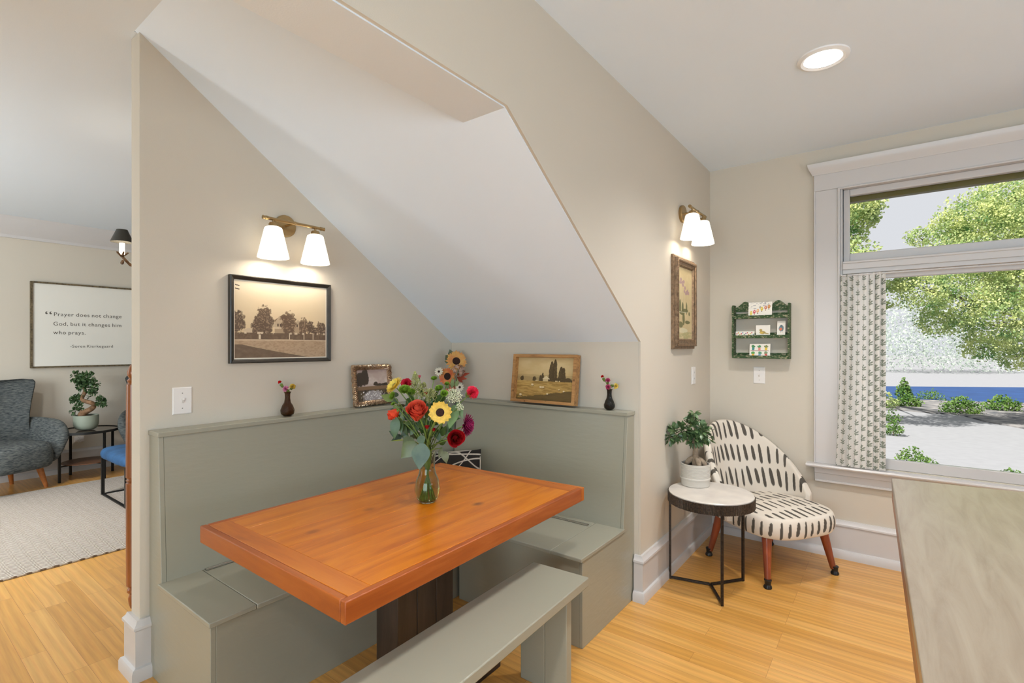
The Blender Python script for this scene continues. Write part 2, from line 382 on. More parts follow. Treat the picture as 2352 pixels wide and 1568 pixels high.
# recessed light
dl=E('recessed_light','round white recessed downlight glowing in the ceiling above the right-hand side','ceiling light',(-.236,2.655,ZC-.012))
O('trim_ring',MB().lathe([(.076,.004),(.088,-.001),(.103,.006),(.104,.012),(.076,.012)],48,cap=False),mat('light_trim',(235,235,235),.4),dl)
O('diffuser',MB().lathe([(0.001,.0065),(.077,.0065),(.077,.0115),(.001,.0115)],48),mat('light_diffuser',(255,255,255),.5,emit=((255,252,246),6)),dl)
def dlamp(x,y,e=74):
    lp=bpy.data.lights.new('downlight_lamp','SPOT'); lp.energy=e; lp.spot_size=2.3; lp.spot_blend=1; lp.shadow_soft_size=.075; lp.color=(1,.975,.95)
    lo=bpy.data.objects.new('downlight_lamp',lp); lo.location=(x,y,ZC-.03); COL.objects.link(lo)
dlamp(-.236,2.655)
for x,y,lb in ((-.236,.95,'added fill downlight, out of view above the viewer, nearest the nook'),(1.45,2.655,'added fill downlight, out of view above the kitchen island, nearest the window wall'),(1.45,.95,'added fill downlight, out of view in the kitchen ceiling right of the viewer'),(-.236,-.85,'added fill downlight, out of view in the kitchen ceiling behind the viewer'),(-5.0,.2,'added fill downlight, out of view in the living room ceiling, left of the partition')):
    q=copy_tree(dl); q.location=(x,y,ZC-.012); q['label']=lb; dlamp(x,y,165 if x<-2 else 76)  # unseen downlights added to brighten seats, floor and living room

# ------------------------------------------------------------------ banquette benches of the nook
SZ=.415; LZ=1.019
def hinge(parent,a,b):
    m=MB(); a=Vector(a); b=Vector(b); n=46
    m.tube([a,b],.0042,8)
    d=(b-a).normalized(); s=d.cross(Vector((0,0,1)))
    for sg in (-1,1):
        q=[a+s*sg*.012+Vector((0,0,.0006)),a+Vector((0,0,.0006)),b+Vector((0,0,.0006)),b+s*sg*.012+Vector((0,0,.0006))]
        m.loft([[q[0],q[1],q[1]+Vector((0,0,-.002)),q[0]+Vector((0,0,-.002))],[q[3],q[2],q[2]+Vector((0,0,-.002)),q[3]+Vector((0,0,-.002))]])
    return O('hinge',m,mat('steel_hinge',(170,168,160),.35,.9),parent,world=True)
bq=E('banquette','sage green built-in bench with ledge along the left wall under the framed sepia photograph','bench seat',(-2.17,1.66,0))
e=MB(); e.prism([(-2.472,0),(-1.885,0),(-1.885,.398),(-2.338,.398),(-2.372,1.0),(-2.472,1.0)],'y',.757,.776)
O('end_panel',e,M_green,bq,world=True,bevel=.002)
O('front_panel',MB().box(-1.905,-1.885,.776,2.569,0,.396),M_green,bq,world=True,bevel=.001)
O('seat_board',MB().box(-2.345,-1.865,.745,.908,.397,SZ),M_green,bq,world=True,bevel=.003)
O('seat_lid',MB().box(-2.345,-1.865,.9095,1.80,.397,SZ),M_green,bq,world=True,bevel=.003)
O('seat_board',MB().box(-2.345,-1.865,1.8015,2.569,.397,SZ),M_green,bq,world=True,bevel=.003)
e=MB(); e.prism([(-2.358,.396),(-2.338,.415),(-2.372,1.0),(-2.392,1.0)],'y',.776,2.569)
O('backrest',e,M_green,bq,world=True)
O('ledge',MB().box(-2.472,-2.361,.752,2.569,1.0,LZ),M_green,bq,world=True,bevel=.002)
hinge(bq,(-2.325,.915,SZ+.003),(-2.325,1.78,SZ+.003))
bb=E('banquette','sage green built-in bench with ledge along the nook back wall, below the painting of sheep','bench seat',(-1.5,2.27,0))
e=MB(); e.prism([(1.995,0),(2.569,0),(2.569,1.0),(2.486,1.0),(2.432,.398),(1.995,.398)],'x',-1.121,-1.104)
O('end_panel',e,M_green,bb,world=True,bevel=.002)
O('front_panel',MB().box(-1.862,-1.121,1.995,2.012,0,.396),M_green,bb,world=True,bevel=.001)
O('seat_board',MB().box(-1.262,-1.098,1.975,2.44,.397,SZ),M_green,bb,world=True,bevel=.003)
O('seat_lid',MB().box(-1.862,-1.2635,1.975,2.44,.397,SZ),M_green,bb,world=True,bevel=.003)
e=MB(); e.prism([(2.43,.396),(2.43,.415),(2.486,1.0),(2.506,1.0),(2.45,.396)],'x',-2.335,-1.121)
O('backrest',e,M_green,bb,world=True)
O('ledge',MB().box(-2.359,-1.098,2.474,2.569,1.0,LZ),M_green,bb,world=True,bevel=.002)
hinge(bb,(-1.85,2.372,SZ+.003),(-1.278,2.372,SZ+.003))

# ------------------------------------------------------------------ table
M_top=pine('table_pine',(198,110,12),(168,82,6),(216,132,24),'y',.3,coat=.3)
M_topx=pine('table_pine_cross',(186,100,20),(152,74,12),(200,118,32),'x',.34,coat=.2)
M_topx2=pine('table_edge_pine_cross',(158,78,22),(132,60,14),(172,92,32),'x',.4,coat=.1)
M_topy=pine('table_edge_pine',(158,78,26),(134,60,18),(184,104,48),'y',.4,coat=.1)
M_dark=pine('dark_stained_wood',(44,34,30),(30,22,19),(62,50,44),'z',.42,coat=.1)
cA,cB,cC,cD=(-1.9004,.7295),(-1.050,.723),(-1.070,1.950),(-1.907,1.898)
def tq(u,v,z):
    x=(cA[0]*(1-u)+cB[0]*u)*(1-v)+(cD[0]*(1-u)+cC[0]*u)*v
    y=(cA[1]*(1-u)+cB[1]*u)*(1-v)+(cD[1]*(1-u)+cC[1]*u)*v
    return (x,y,z)
def tbox(m,u0,u1,v0,v1,z0,z1):
    return m.add([tq(u0,v0,z0),tq(u1,v0,z0),tq(u1,v1,z0),tq(u0,v1,z0),tq(u0,v0,z1),tq(u1,v0,z1),tq(u1,v1,z1),tq(u0,v1,z1)],
      [(0,3,2,1),(4,5,6,7),(0,1,5,4),(1,2,6,5),(2,3,7,6),(3,0,4,7)])
TZ=.75
tb=E('dining_table','honey-stained pine table on a dark plank pedestal in the middle of the nook','table',(-1.48,1.32,0))
m=MB(); n=6
for i in range(n): tbox(m,.0255+.949*i/n+.0004,.0255+.949*(i+1)/n-.0004,.075,.925,TZ-.03,TZ)
O('tabletop',m,M_top,tb,world=True,bevel=.0007)
for a,b in ((.0183,.0745),(.9255,.9817)): O('breadboard_end',tbox(MB(),.0255,.9745,a,b,TZ-.03,TZ),M_topx,tb,world=True,bevel=.0015)
O('apron',tbox(MB(),0,.974,0,.018,TZ-.058,TZ),M_topx2,tb,world=True,bevel=.003)
O('apron',tbox(MB(),.0,1,.982,1,TZ-.058,TZ),M_topx,tb,world=True,bevel=.003)
O('apron',tbox(MB(),.975,1,0,.981,TZ-.058,TZ),M_topy,tb,world=True,bevel=.003)
O('apron',tbox(MB(),0,.025,.019,.981,TZ-.058,TZ),M_topy,tb,world=True,bevel=.003)
pd=MB()
for a,b in ((1.18,1.272),(1.274,1.370),(1.372,1.464)): pd.box(-1.52,-1.40,a,b,.075,TZ-.031)
O('pedestal',pd,M_dark,tb,world=True,bevel=.002)
O('foot',MB().box(-1.60,-1.325,.96,1.68,0,.074),M_dark,tb,world=True,bevel=.004)

# ------------------------------------------------------------------ loose bench
bn=E('bench','low sage green painted plank bench standing loose in front of the table','bench',(-1.07,1.2,0))
m=MB(); 
def bx4(m,a,b,c,d,z0,z1): return m.add([a+(z0,),b+(z0,),c+(z0,),d+(z0,),a+(z1,),b+(z1,),c+(z1,),d+(z1,)],[(0,3,2,1),(4,5,6,7),(0,1,5,4),(1,2,6,5),(2,3,7,6),(3,0,4,7)])
bx4(m,(-1.196,.52),(-.920,.52),(-.9525,1.775),(-1.2124,1.761),.414,.45)
O('seat',m,M_green,bn,world=True,bevel=.004)
for yy in (1.672,.62):
    O('leg',MB().box(-1.2155,-1.1195 if 0 else -1.098,yy,yy+.038,0,.413).box(-1.097,-.995,yy,yy+.038,0,.413),M_green,bn,world=True,bevel=.003)

# ------------------------------------------------------------------ kitchen island top in the lower right
M_isl=pine('wood_top_painted_sheen',(138,124,106),(124,108,90),(148,136,118),'y',.33,knots=False,sc=2.2,coat=.3)  # window reflection on brown wood painted in as a paler base colour
M_isle=pine('wood_edge',(150,92,52),(120,70,38),(170,108,64),'y',.45,knots=False)
ki=E('kitchen_island','kitchen island with a wood top paled by painted-in window sheen in the lower right corner','kitchen island',(.5,1.4,0))
m=MB(); bx4(m,(.052,.30),(.98,.30),(.98,2.36),(.0099,2.235),.868,.9)
O('island_top',m,M_isl,ki,world=True,bevel=.002)
m=MB(); bx4(m,(.052,.298),(.981,.298),(.981,2.362),(.0105,2.2365),.822,.8675)
O('top_edge',m,M_isle,ki,world=True,bevel=.002)
O('cabinet_body',MB().box(.16,.90,.45,2.10,0,.821),mat('island_paint',(120,124,116),.5),ki,world=True)

# ------------------------------------------------------------------ switches and outlets
M_plate=mat('plate_plastic',(232,228,224),.35)
def plate(name,label,cat,c,n,w=.076,h=.118,kind='toggle'):
    # c centre on wall, n outward normal
    n=Vector(n); s=Vector((0,0,1)).cross(n)
    t=E(name,label,cat,c)
    R=Matrix((s,Vector((0,0,1)),n)).transposed().to_4x4()
    m=MB(); m.loft([[(-w/2+k,-h/2+k,z),(w/2-k,-h/2+k,z),(w/2-k,h/2-k,z),(-w/2+k,h/2-k,z)] for k,z in ((0,.0005),(0,.003),(.004,.0065))]); m.xf(R)
    O('cover_plate',m,M_plate,t)
    if kind=='toggle':
        O('toggle',MB().prism([(-.012,.006),(.008,.006),(.012,.016),(.004,.018)],'x',-.004,.004).xf(R),M_plate,t)
        for q in (-.033,.033): O('screw',MB().ball((0,q,.006),.0028,8).xf(R),mat('screw_metal',(150,145,138),.4,.8),t)
    else:
        for q in (-.021,.021):
            r=MB(); r.loft([[(.0165*math.cos(2*PI*j/20)*1.0,q+min(.0145,max(-.0145,.0175*math.sin(2*PI*j/20))),z) for j in range(20)] for z in (.006,.0085)]); r.xf(R)
            rc=O('receptacle',r,M_plate,t)
            sl=MB(); sl.box(-.007,-.005,q-.004,q+.006,.0084,.0088).box(.005,.007,q-.003,q+.005,.0084,.0088).ball((0,q-.008,.0084),.0022,8,(1,1,.2)); sl.xf(R)
            O('slots',sl,mat('slot_dark',(60,56,52),.6),rc)
    return t
plate('light_switch','white toggle light switch on the left wall above the bench ledge','light switch',(XA,.878,1.132),(1,0,0))
plate('light_switch','white toggle light switch on the far wall, right below the green shelf','light switch',tuple(onY(1744,861.5,YD)),(0,-1,0))
plate('outlet','white wall outlet below the tall botanical print','wall outlet',tuple(onX(1592,862,XC)),(1,0,0),kind='o')
plate('outlet','white wall outlet low behind the round black side table in the next room','wall outlet',tuple(onX(182,1008,XL)),(1,0,0),w=.085,h=.062,kind='o')

# ------------------------------------------------------------------ wall lamps
def sconce(c,nsgn,label,e):
    t=E('wall_lamp',label,'wall lamp',c)
    def W(a,b,z): return (a,b,z)      # x out of wall, y along wall
    pm=MB(); pm.lathe([(.001,0),(.058,0),(.0605,.006),(.060,.017),(.055,.022),(.001,.022)],40); pm.xf(Matrix.Rotation(PI/2,4,'Y'))
    O('backplate',pm,M_brass,t)
    O('arm',MB().tube([(.02,0,0),(.112,0,0)],.0065,12).tube([(.112,0,0),(.112,0,.0)],.01,8).ball((.112,0,0),.011,12),M_brass,t,smooth=60)
    bar=MB(); bar.tube([(.112,-.17,0),(.112,.17,0)],.0085,14)
    for s in (-1,1): bar.tube([(.112,s*.150,0),(.112,s*.162,0),(.112,s*.164,0),(.112,s*.176,0)],[.0105,.0105,.0085,.0105],14)
    O('bar',bar,M_brass,t,smooth=40)
    for s in (-1,1):
        y=s*.120
        O('socket_cap',MB().lathe([(.001,-.006),(.006,-.006),(.006,-.018),(.019,-.020),(.0235,-.026),(.0235,-.046),(.001,-.046)],28,(.112,y,0)),M_brass,t,smooth=40)
        sh=O('lamp_shade',MB().lathe([(.030,-.040),(.041,-.046),(.044,-.052),(.0765,-.196),(.0775,-.204),(.0735,-.204),(.041,-.056),(.030,-.044)],40,(.112,y,0),cap=False),mat('frosted_shade',(250,246,238),.35,emit=((255,249,238),.62),transl=.12),t,smooth=50)
        O('bulb',MB().ball((.112,y,-.105),.026,14,(1,1,1.3)),mat('bulb_glow',(255,250,240),.5,emit=((255,244,225),5)),sh)
        l=bpy.data.lights.new('lamp_bulb','POINT'); l.energy=e*.85; l.shadow_soft_size=.03; l.color=(1,.91,.78)
        o=bpy.data.objects.new('lamp_bulb',l); o.location=(c[0]+.112*.92,c[1]+y*.92,c[2]-.165*.92); COL.objects.link(o)
    for o in [t]+list(t.children)+[q for h in t.children for q in h.children]:
        if o.type=='MESH': o.data.transform(Matrix.Scale(.92,4))
    return t
sconce((XA,1.3426,1.984),1,'brass wall lamp with two frosted glass shades over the framed sepia photograph',1.5)
sconce((XC,3.2346,2.222),1,'brass wall lamp with two frosted glass shades above the tall botanical print',1.2)

# ------------------------------------------------------------------ pictures
def basis(n,tilt=0,yaw=0):
    n=Vector(n); n=Matrix.Rotation(yaw,3,'Z')@n; s=Vector((0,0,1)).cross(n); up=Vector((0,0,1))
    R=Matrix.Rotation(-tilt,3,s); n2=R@n; up2=R@up
    return Matrix((s,up2,n2)).transposed().to_4x4()
def ring(w,h,prof):
    m=MB(); n=len(prof); vs=[]
    for a,b in prof:
        for sx,sy in ((-1,-1),(1,-1),(1,1),(-1,1)): vs.append((sx*(w/2-a),sy*(h/2-a),b))
    fs=[]
    for i in range(n):
        k=(i+1)%n
        for j in range(4): fs.append((i*4+j,i*4+(j+1)%4,k*4+(j+1)%4,k*4+j))
    return m.add(vs,fs)
def picture(name,label,cat,c,R,w,h,prof,fm,art,inset,out,nx,ny,framemesh=None,am='print'):
    t=E(name,label,cat,c)
    O('frame',(framemesh or ring(w,h,prof)).xf(R),fm,t,smooth=30)
    aw,ah=w-2*inset,h-2*inset
    def pl(A,B):
        x=A-aw/2; y=B-ah/2
        return tuple(R[i][0]*x+R[i][1]*y+R[i][2]*out for i in range(3))
    O(am,panel(aw,ah,nx,ny,art,pl),mat('printed_sheet',(220,210,190),.55,attr=True,coat=.15),t,smooth=False,fix=False)
    return t
def blob(U,V,cx,cy,rx,ry,seed,asp=1,rough=.5,fr=22):
    d=((U-cx)/rx)**2+((V-cy)/ry)**2
    return 1-sstep(.75,1.15,d+rough*(fbm(U*fr*asp,V*fr,seed)-.5)*2)
def art_photo(U,V):
    a=1.28; c=np.zeros(U.shape+(3,))
    n=fbm(U*4,V*3,1); c+=np.array([228,213,186.]); c=mixc(c,(208,184,144),(1-V)*1.1*(V>.2)+.25*n); c=mixc(c,(238,226,206),sstep(.75,1,V)*.5)
    hz=.285
    c=mixc(c,(196,176,148),blob(U,V,.2,.36,.12,.04,3))
    for cx,cy,rx,ry,s in ((.02,.47,.09,.15,11),(.30,.47,.095,.20,12),(.31,.60,.04,.09,13),(.23,.42,.06,.10,14),(.80,.42,.05,.09,16),(.93,.41,.06,.085,17),(.86,.38,.05,.06,18),(.98,.36,.05,.08,9)):
        m=blob(U,V,cx,cy,rx,ry,s,a,.75,30); t=fbm(U*70*a,V*70,s+40,3); c=mixc(c,(96,78,62),m); c=mixc(c,(150,128,104),m*sstep(.5,.75,t))
    # house
    hs=((U>.405)&(U<.70)&(V>.30)&(V<.50)); c=mixc(c,(168,146,118),hs.astype(float))
    roof=((V-.46)<(.135-np.abs(U-.50)*.9))&(V>.44)&(U>.41)&(U<.72); c=mixc(c,(120,98,78),roof.astype(float))
    g=((V-.44)<(.13-np.abs(U-.455)*1.9))&(V>.42); c=mixc(c,(188,168,140),g.astype(float)*.9)
    g2=((V-.43)<(.10-np.abs(U-.66)*1.9))&(V>.42); c=mixc(c,(180,160,132),g2.astype(float)*.9)
    for wx in (.44,.47,.60,.65,.68): c=mixc(c,(84,66,52),((np.abs(U-wx)<.008)&(np.abs(V-.445)<.018)).astype(float))
    c=mixc(c,(206,188,160),((U>.40)&(U<.56)&(np.abs(V-.405)<.008)).astype(float))
    for cx,cy,rx,ry,s in ((.555,.47,.085,.155,15),(.72,.42,.05,.13,19)):
        m=blob(U,V,cx,cy,rx,ry,s,a,.8,34); t=fbm(U*70*a,V*70,s+40,3); c=mixc(c,(100,80,62),m*.95); c=mixc(c,(156,132,106),m*sstep(.5,.75,t))
    c=mixc(c,(104,84,66),((V<.335)&(V>.245)).astype(float)*(.8+.3*fbm(U*60,V*40,5)))
    c=mixc(c,(214,196,168),((np.abs(V-.335)<.012)).astype(float)*sstep(.5,.62,fbm(U*36,V*5,8))*.9)
    for tx in (.245,.565,.73,.835): c=mixc(c,(208,190,162),((np.abs(U-tx)<.004)&(V<.34)&(V>.255)).astype(float))
    c=mixc(c,(120,98,76),((np.abs(U-.90)<.0035)&(V<.52)&(V>.26)).astype(float))
    c=mixc(c,(214,198,172),((np.abs(U-.255)<.009)&(np.abs(V-.285)<.03)).astype(float))
    gr=(V<.25).astype(float); c=mixc(c,(176,152,124),gr); c=mixc(c,(150,124,98),gr*sstep(.4,.7,fbm(U*50,V*90,21))*.6)
    c=mixc(c,(200,180,152),(np.abs(V-(.245-.02*(U-.5)**2))<.008).astype(float)*.8)
    d=(V<(.205-.02-.24*np.clip(U-.08,0,1)**.9))&(V<.2); c=mixc(c,(98,80,64),d.astype(float)*.8*(.8+.4*fbm(U*20,V*30,22)))
    for k in range(2): c=mixc(c,(70,58,48),((np.abs(V-.93+.045*k+(U-.03)*.2)<.006)&(U>.015)&(U<.055)).astype(float))
    e=np.minimum(np.minimum(U,1-U)*a,np.minimum(V,1-V)); return mixc(c,(232,224,208),(e<.014).astype(float))
picture('framed_photograph','sepia photograph of a house behind trees, thin black frame, on the left wall','framed picture',(XA,1.332,1.498),basis((1,0,0)),.527,.418,[(0,.001),(0,.024),(.004,.027),(.014,.022),(.019,.018),(.021,.001)],mat('black_wood_frame',(48,44,38),.35,var=(20,.3)),art_photo,.020,.012,330,270,am='photograph')
def art_pond(U,V):
    a=1.25; c=np.zeros(U.shape+(3,))+np.array([186,166,156.]); c=mixc(c,(208,194,184),sstep(.45,.8,fbm(U*4,V*5,31))); c=mixc(c,(150,128,122),sstep(.8,1,V)*.7)
    for cx,cy,rx,ry,s in ((.12,.68,.15,.22,32),(.26,.74,.13,.26,33),(.03,.6,.08,.14,34),(.60,.53,.07,.07,35),(.72,.49,.10,.045,36),(.92,.49,.14,.05,37)):
        c=mixc(c,(66,56,46),blob(U,V,cx,cy,rx,ry,s,a,.5,14))
    c=mixc(c,(112,88,66),(V<.46).astype(float)); c=mixc(c,(140,110,80),((V<.46)&(V>.36)).astype(float)*.7)
    c=mixc(c,(84,74,54),(V<.34).astype(float)*.8); c=mixc(c,(60,52,44),(V<.34)*sstep(.45,.7,fbm(U*16,V*16,38)))
    m=blob(U,V,.5,.12,.33,.22,39,a,.4,7); c=mixc(c,(168,162,164),m*.85); c=mixc(c,(224,222,222),m*sstep(.6,.75,fbm(U*34,V*40,41)))
    c=mixc(c,(230,226,224),sstep(.62,.72,fbm(U*30,V*26,42))*((V<.3)&(V>.04)&(U>.12)&(U<.9)))
    return c
def ruffled(w,h,fw):
    m=MB()
    per=[(-w/2,-h/2,1,0,w),(w/2,-h/2,0,1,h),(w/2,h/2,-1,0,w),(-w/2,h/2,0,-1,h)]
    def f(s,t):
        s=(s%1)*4; k=int(s)%4; q=s-int(s); x0,y0,dx,dy,ln=per[k]
        nx_,ny_=-dy,dx; mit=1
        x=x0+dx*q*ln; y=y0+dy*q*ln
        # inward movement, mitred
        ins=t*fw; cx=(-1 if x<0 else 1); 
        px=x-(x/(w/2))*ins; py=y-(y/(h/2))*ins
        sc=abs(math.sin(q*PI*max(3,round(ln/.035))))
        ed=.0045*sc*(1-t)
        px+= (x/(w/2))*ed if abs(abs(x)-w/2)<1e-4 else 0; py+=(y/(h/2))*ed if abs(abs(y)-h/2)<1e-4 else 0
        z=.010+.012*math.sin(PI*min(1,t*.9+.1))+.005*math.sin(q*PI*ln/.0058+t*6)*math.sin(PI*t)+.004*sc*(1-t)
        return (px,py,z if 0<t<1 else .004)
    m.grid(f,520,9,closed=True); return m
M_orn=mat('antique_silver_gilt',(150,124,104),.28,.85,var=(60,(214,190,160)))
R=basis((1,0,0),tilt=.10)
picture('framed_painting','small dark landscape painting in an ornate ruffled silver-brown frame, leaning on the left ledge','framed picture',(-2.440,1.861,LZ+.123),R,.275,.236,None,M_orn,art_pond,.026,.007,210,170,framemesh=ruffled(.275,.236,.031),am='painting')
def art_sheep(U,V):
    a=1.55; c=np.zeros(U.shape+(3,))+np.array([208,182,128.]); c=mixc(c,(222,200,152),sstep(.5,.9,V)*.7); c=mixc(c,(190,160,104),sstep(.4,.7,fbm(U*3,V*5,51))*.35)
    hz=.455
    c=mixc(c,(168,142,96),((V<.60+.02*(fbm(U*10,V*0,52)-.5))&(V>.3)).astype(float)*.45); c=mixc(c,(150,128,84),((V<.55+.03*(fbm(U*9,V*0,57)-.5))).astype(float)*.4)
    for cx,cy,rx,ry,s in ((.09,.50,.035,.065,53),(.31,.49,.035,.06,54),(.88,.49,.06,.05,55),(.98,.47,.05,.04,56),(.42,.50,.028,.09,58),(.455,.52,.022,.12,59),(.72,.48,.07,.06,60)):
        c=mixc(c,(84,68,40),blob(U,V,cx,cy,rx,ry,s,a,.6,30))
    def poplar(cx,w_,top,s):
        t=np.clip((V-.44)/(top-.44),0,1); wd=w_*np.sqrt(np.clip(1-t**2.2,0,1))*(.8+.5*fbm(U*40,V*22,s)); return ((np.abs(U-cx)<wd)&(V>.44)&(V<top)).astype(float)
    for cx,w_,tp,s in ((.60,.047,.92,61),(.655,.042,.97,62),(.76,.043,.80,63),(.80,.038,.78,64)):
        m=poplar(cx,w_,tp,s); c=mixc(c,(78,62,36),m*.95); c=mixc(c,(116,96,58),m*sstep(.55,.75,fbm(U*60,V*60,s+9))*.6)
    h=((np.abs(U-.505)<.045)&(V>.445)&(V<.515)).astype(float); c=mixc(c,(206,186,140),h); c=mixc(c,(222,206,164),((V-.515)<(.065-np.abs(U-.515)*1.2))*(V>=.50)*1.0)
    for cx in (.34,.36,.68,.70,.74): c=mixc(c,(214,196,150),blob(U,V,cx,.462,.012,.012,3,a,.3,60))
    f=(V<hz-.005).astype(float); c=mixc(c,(186,150,82),f); c=mixc(c,(150,118,58),f*sstep(.42,.62,fbm(U*12,V*40,65))*.75); c=mixc(c,(206,174,104),f*sstep(.5,.7,fbm(U*9,V*34,66))*.6)
    c=mixc(c,(92,74,40),(V<.27-.25*(1-U)+.05*(fbm(U*18,V*20,67)-.5))*(V<.25)*.85); c=mixc(c,(110,88,46),(V<.10)*sstep(.4,.6,fbm(U*14,V*20,68))*.8)
    for cx,cy,r in ((.28,.36,.022),(.43,.31,.022),(.47,.31,.02),(.82,.24,.016),(.74,.27,.012),(.55,.16,.017),(.08,.11,.025)): 
        c=mixc(c,(66,52,30),blob(U,V,cx+.006,cy-.02,r*1.2,r*.6,5,a,.3,40)*.7); c=mixc(c,(228,212,172),blob(U,V,cx,cy,r,r*1.1,6,a,.4,50))
    return c
M_rustic=pine('rustic_frame_wood',(176,128,76),(126,88,52),(200,156,98),'x',.6,knots=True,sc=4,coat=0)
R=basis((0,-1,0),tilt=.12)
box_fr=MB(); W_,H_=.452,.292
for a in ((-W_/2,W_/2,-H_/2,-H_/2+.017),(-W_/2,W_/2,H_/2-.017,H_/2),(-W_/2,-W_/2+.019,-H_/2+.0175,H_/2-.0175),(W_/2-.019,W_/2,-H_/2+.0175,H_/2-.0175)): box_fr.box(a[0],a[1],a[2],a[3],0,.046)
picture('framed_painting','landscape painting of sheep and poplars in a rustic wood frame on the back ledge','framed picture',(-1.650,2.535,LZ+.152),R,W_,H_,None,M_rustic,art_sheep,.017,.012,330,220,framemesh=box_fr,am='painting')
def art_orchid(U,V):
    c=np.zeros(U.shape+(3,))+np.array([206,188,146.]); c=mixc(c,(186,166,122),sstep(.4,.7,fbm(U*3,V*8,71))*.4); x=U; y=V
    for cx,cy in ((.22,.83),(.30,.79),(.18,.78),(.42,.80),(.36,.75),(.48,.72),(.44,.67),(.62,.66),(.70,.69),(.74,.65),(.55,.64)): c=mixc(c,(158,124,136),blob(U,V,cx,cy,.062,.022,int(cx*100),.35,1.6,22)*.75)
    for k in (.28,.40,.56): c=mixc(c,(146,128,92),((np.abs(U-k-.05*(V-.5))<.008)&(V<.72)&(V>.42)).astype(float)*.7)
    for cx,cy,rx,ry,s in ((.16,.45,.07,.10,1),(.34,.44,.07,.085,2),(.62,.44,.05,.09,3),(.5,.40,.2,.03,4),(.30,.36,.16,.03,5),(.40,.28,.09,.08,6),(.22,.20,.14,.05,7),(.66,.24,.2,.03,8),(.80,.36,.06,.03,9)): c=mixc(c,(98,98,62),blob(U,V,cx,cy,rx,ry,s+80,.35,.6,12)*.85)
    c=mixc(c,(212,204,172),(blob(U,V,.4,.12,.32,.035,90,.35,.4,9))*.8); c=mixc(c,(140,142,92),(V<.1)*sstep(.4,.7,fbm(U*6,V*30,92))*.5)
    c=mixc(c,(220,214,190),((np.abs(V-.375)<.006)&(U<.62)&(U>.05))*.7)
    return c
pr=[(0,.001),(0,.016),(.006,.020),(.016,.020),(.018,.034),(.024,.040),(.030,.042),(.036,.040),(.040,.034),(.052,.030),(.058,.032),(.062,.026),(.066,.020),(.068,.001)]
M_bron=mat('bronze_gilt_frame',(136,112,88),.42,.55,var=(50,.35),bump=(160,.5))
bt=picture('botanical_print','tall botanical print of purple orchids in an antiqued bronze frame, under the right wall lamp','framed picture',(XC,3.245,1.645),basis((1,0,0)),.41,.585,pr,M_bron,art_orchid,.064,.020,130,260)
bd=MB(); R=basis((1,0,0))
for a,b,cc,d_ in ((-.205+.022,.2925-.022,.205-.022,.2925-.022),(-.205+.022,-.2925+.022,.205-.022,-.2925+.022)):
    n=40
    for i in range(n): bd.ball((a+(cc-a)*i/(n-1),b,.037),.0042,6)
for x in (-.205+.022,.205-.022):
    for i in range(58): bd.ball((x,-.27+.54*i/57,.037),.0042,6)
o=O('bead_moulding',bd.xf(R),M_bron,bt,smooth=True); o['kind']='stuff'
# lettered canvas in the living room
M_twig=mat('mottled_dark_frame',(66,56,40),.5,var=(60,(124,108,80)))
ca=E('framed_quote','large white framed canvas with a printed quotation on the living room wall','framed picture',(XL,1.80,1.595))
aw,ah=1.34,.905
O('frame',ring(aw,ah,[(0,.001),(0,.040),(.017,.040),(.018,.001)]).xf(basis((1,0,0))),M_twig,ca,smooth=False)
O('canvas',MB().box(.002,.026,-aw/2+.016,aw/2-.016,-ah/2+.016,ah/2-.016),mat('white_canvas',(232,228,218),.8,bump=(300,.1)),ca)
def text(line,u,v,size,parent,name,wide=1.0):
    x=0
    for wd in line.split(' '):
        x+=word(wd,u,v,size,parent,name,wide,x)+size*.33*wide
def word(s,u,v,size,parent,name,wide,x0):
    p=onX(u,v,XL+.027)+Vector((0,x0,0))
    cu=bpy.data.curves.new('lettering','FONT'); cu.body=s; cu.size=size; cu.extrude=.0004; cu.space_character=1.12; cu.align_x='LEFT'
    to=bpy.data.objects.new('lettering',cu); COL.objects.link(to); bpy.context.view_layer.update()
    me=bpy.data.meshes.new_from_object(to.evaluated_get(bpy.context.evaluated_depsgraph_get()))
    bpy.data.objects.remove(to)
    for vt in me.vertices:
        x,y,z=vt.co; vt.co=(p.x-parent.location.x+z, p.y-parent.location.y+x*wide, p.z-parent.location.z+y)
    me.materials.clear(); me.materials.append(mat('ink',(98,92,84),.7))
    o=bpy.data.objects.new(name,me); COL.objects.link(o); o.parent=parent; return max(vt.co.y for vt in me.vertices)-(p.y-parent.location.y)
text('Prayer does not change',123,725,.056,ca,'lettering',1.0); text('God, but it changes him',122,747,.056,ca,'lettering',1.0); text('who prays.',122,767,.056,ca,'lettering',1.0); text('-Soren Kierkegaard',161,798,.043,ca,'lettering',1.0)
text('\u201c',102,733,.125,ca,'quotation_mark',1.2)

# ------------------------------------------------------------------ green wall shelf with cards
M_shelf=mat('chipped_green_paint',(48,76,38),.65,var=(120,(150,146,118),(.5,1,1.4)),bump=(80,.3))
cr_=M_shelf.node_tree.nodes['Color Ramp']; cr_.color_ramp.elements[0].position=.535; cr_.color_ramp.elements[1].position=.60
SX0,SX1=-.895,-.530
ws=E('wall_shelf','small chipped green three-tier wall shelf holding cards','wall shelf',(-.712,YD,1.285))
def side(x0,x1):
    p=[(YD-.002,1.285),(YD-.075,1.285),(YD-.080,1.33),(YD-.072,1.385),(YD-.080,1.44),(YD-.082,1.50),(YD-.070,1.545),(YD-.080,1.60),(YD-.080,1.648),(YD-.060,1.664),(YD-.002,1.664)]
    return MB().prism(p,'x',x0,x1)
O('side_board',side(SX0,SX0+.012),M_shelf,ws,world=True,bevel=.001); O('side_board',side(SX1-.012,SX1),M_shelf,ws,world=True,bevel=.001)
tp=[]
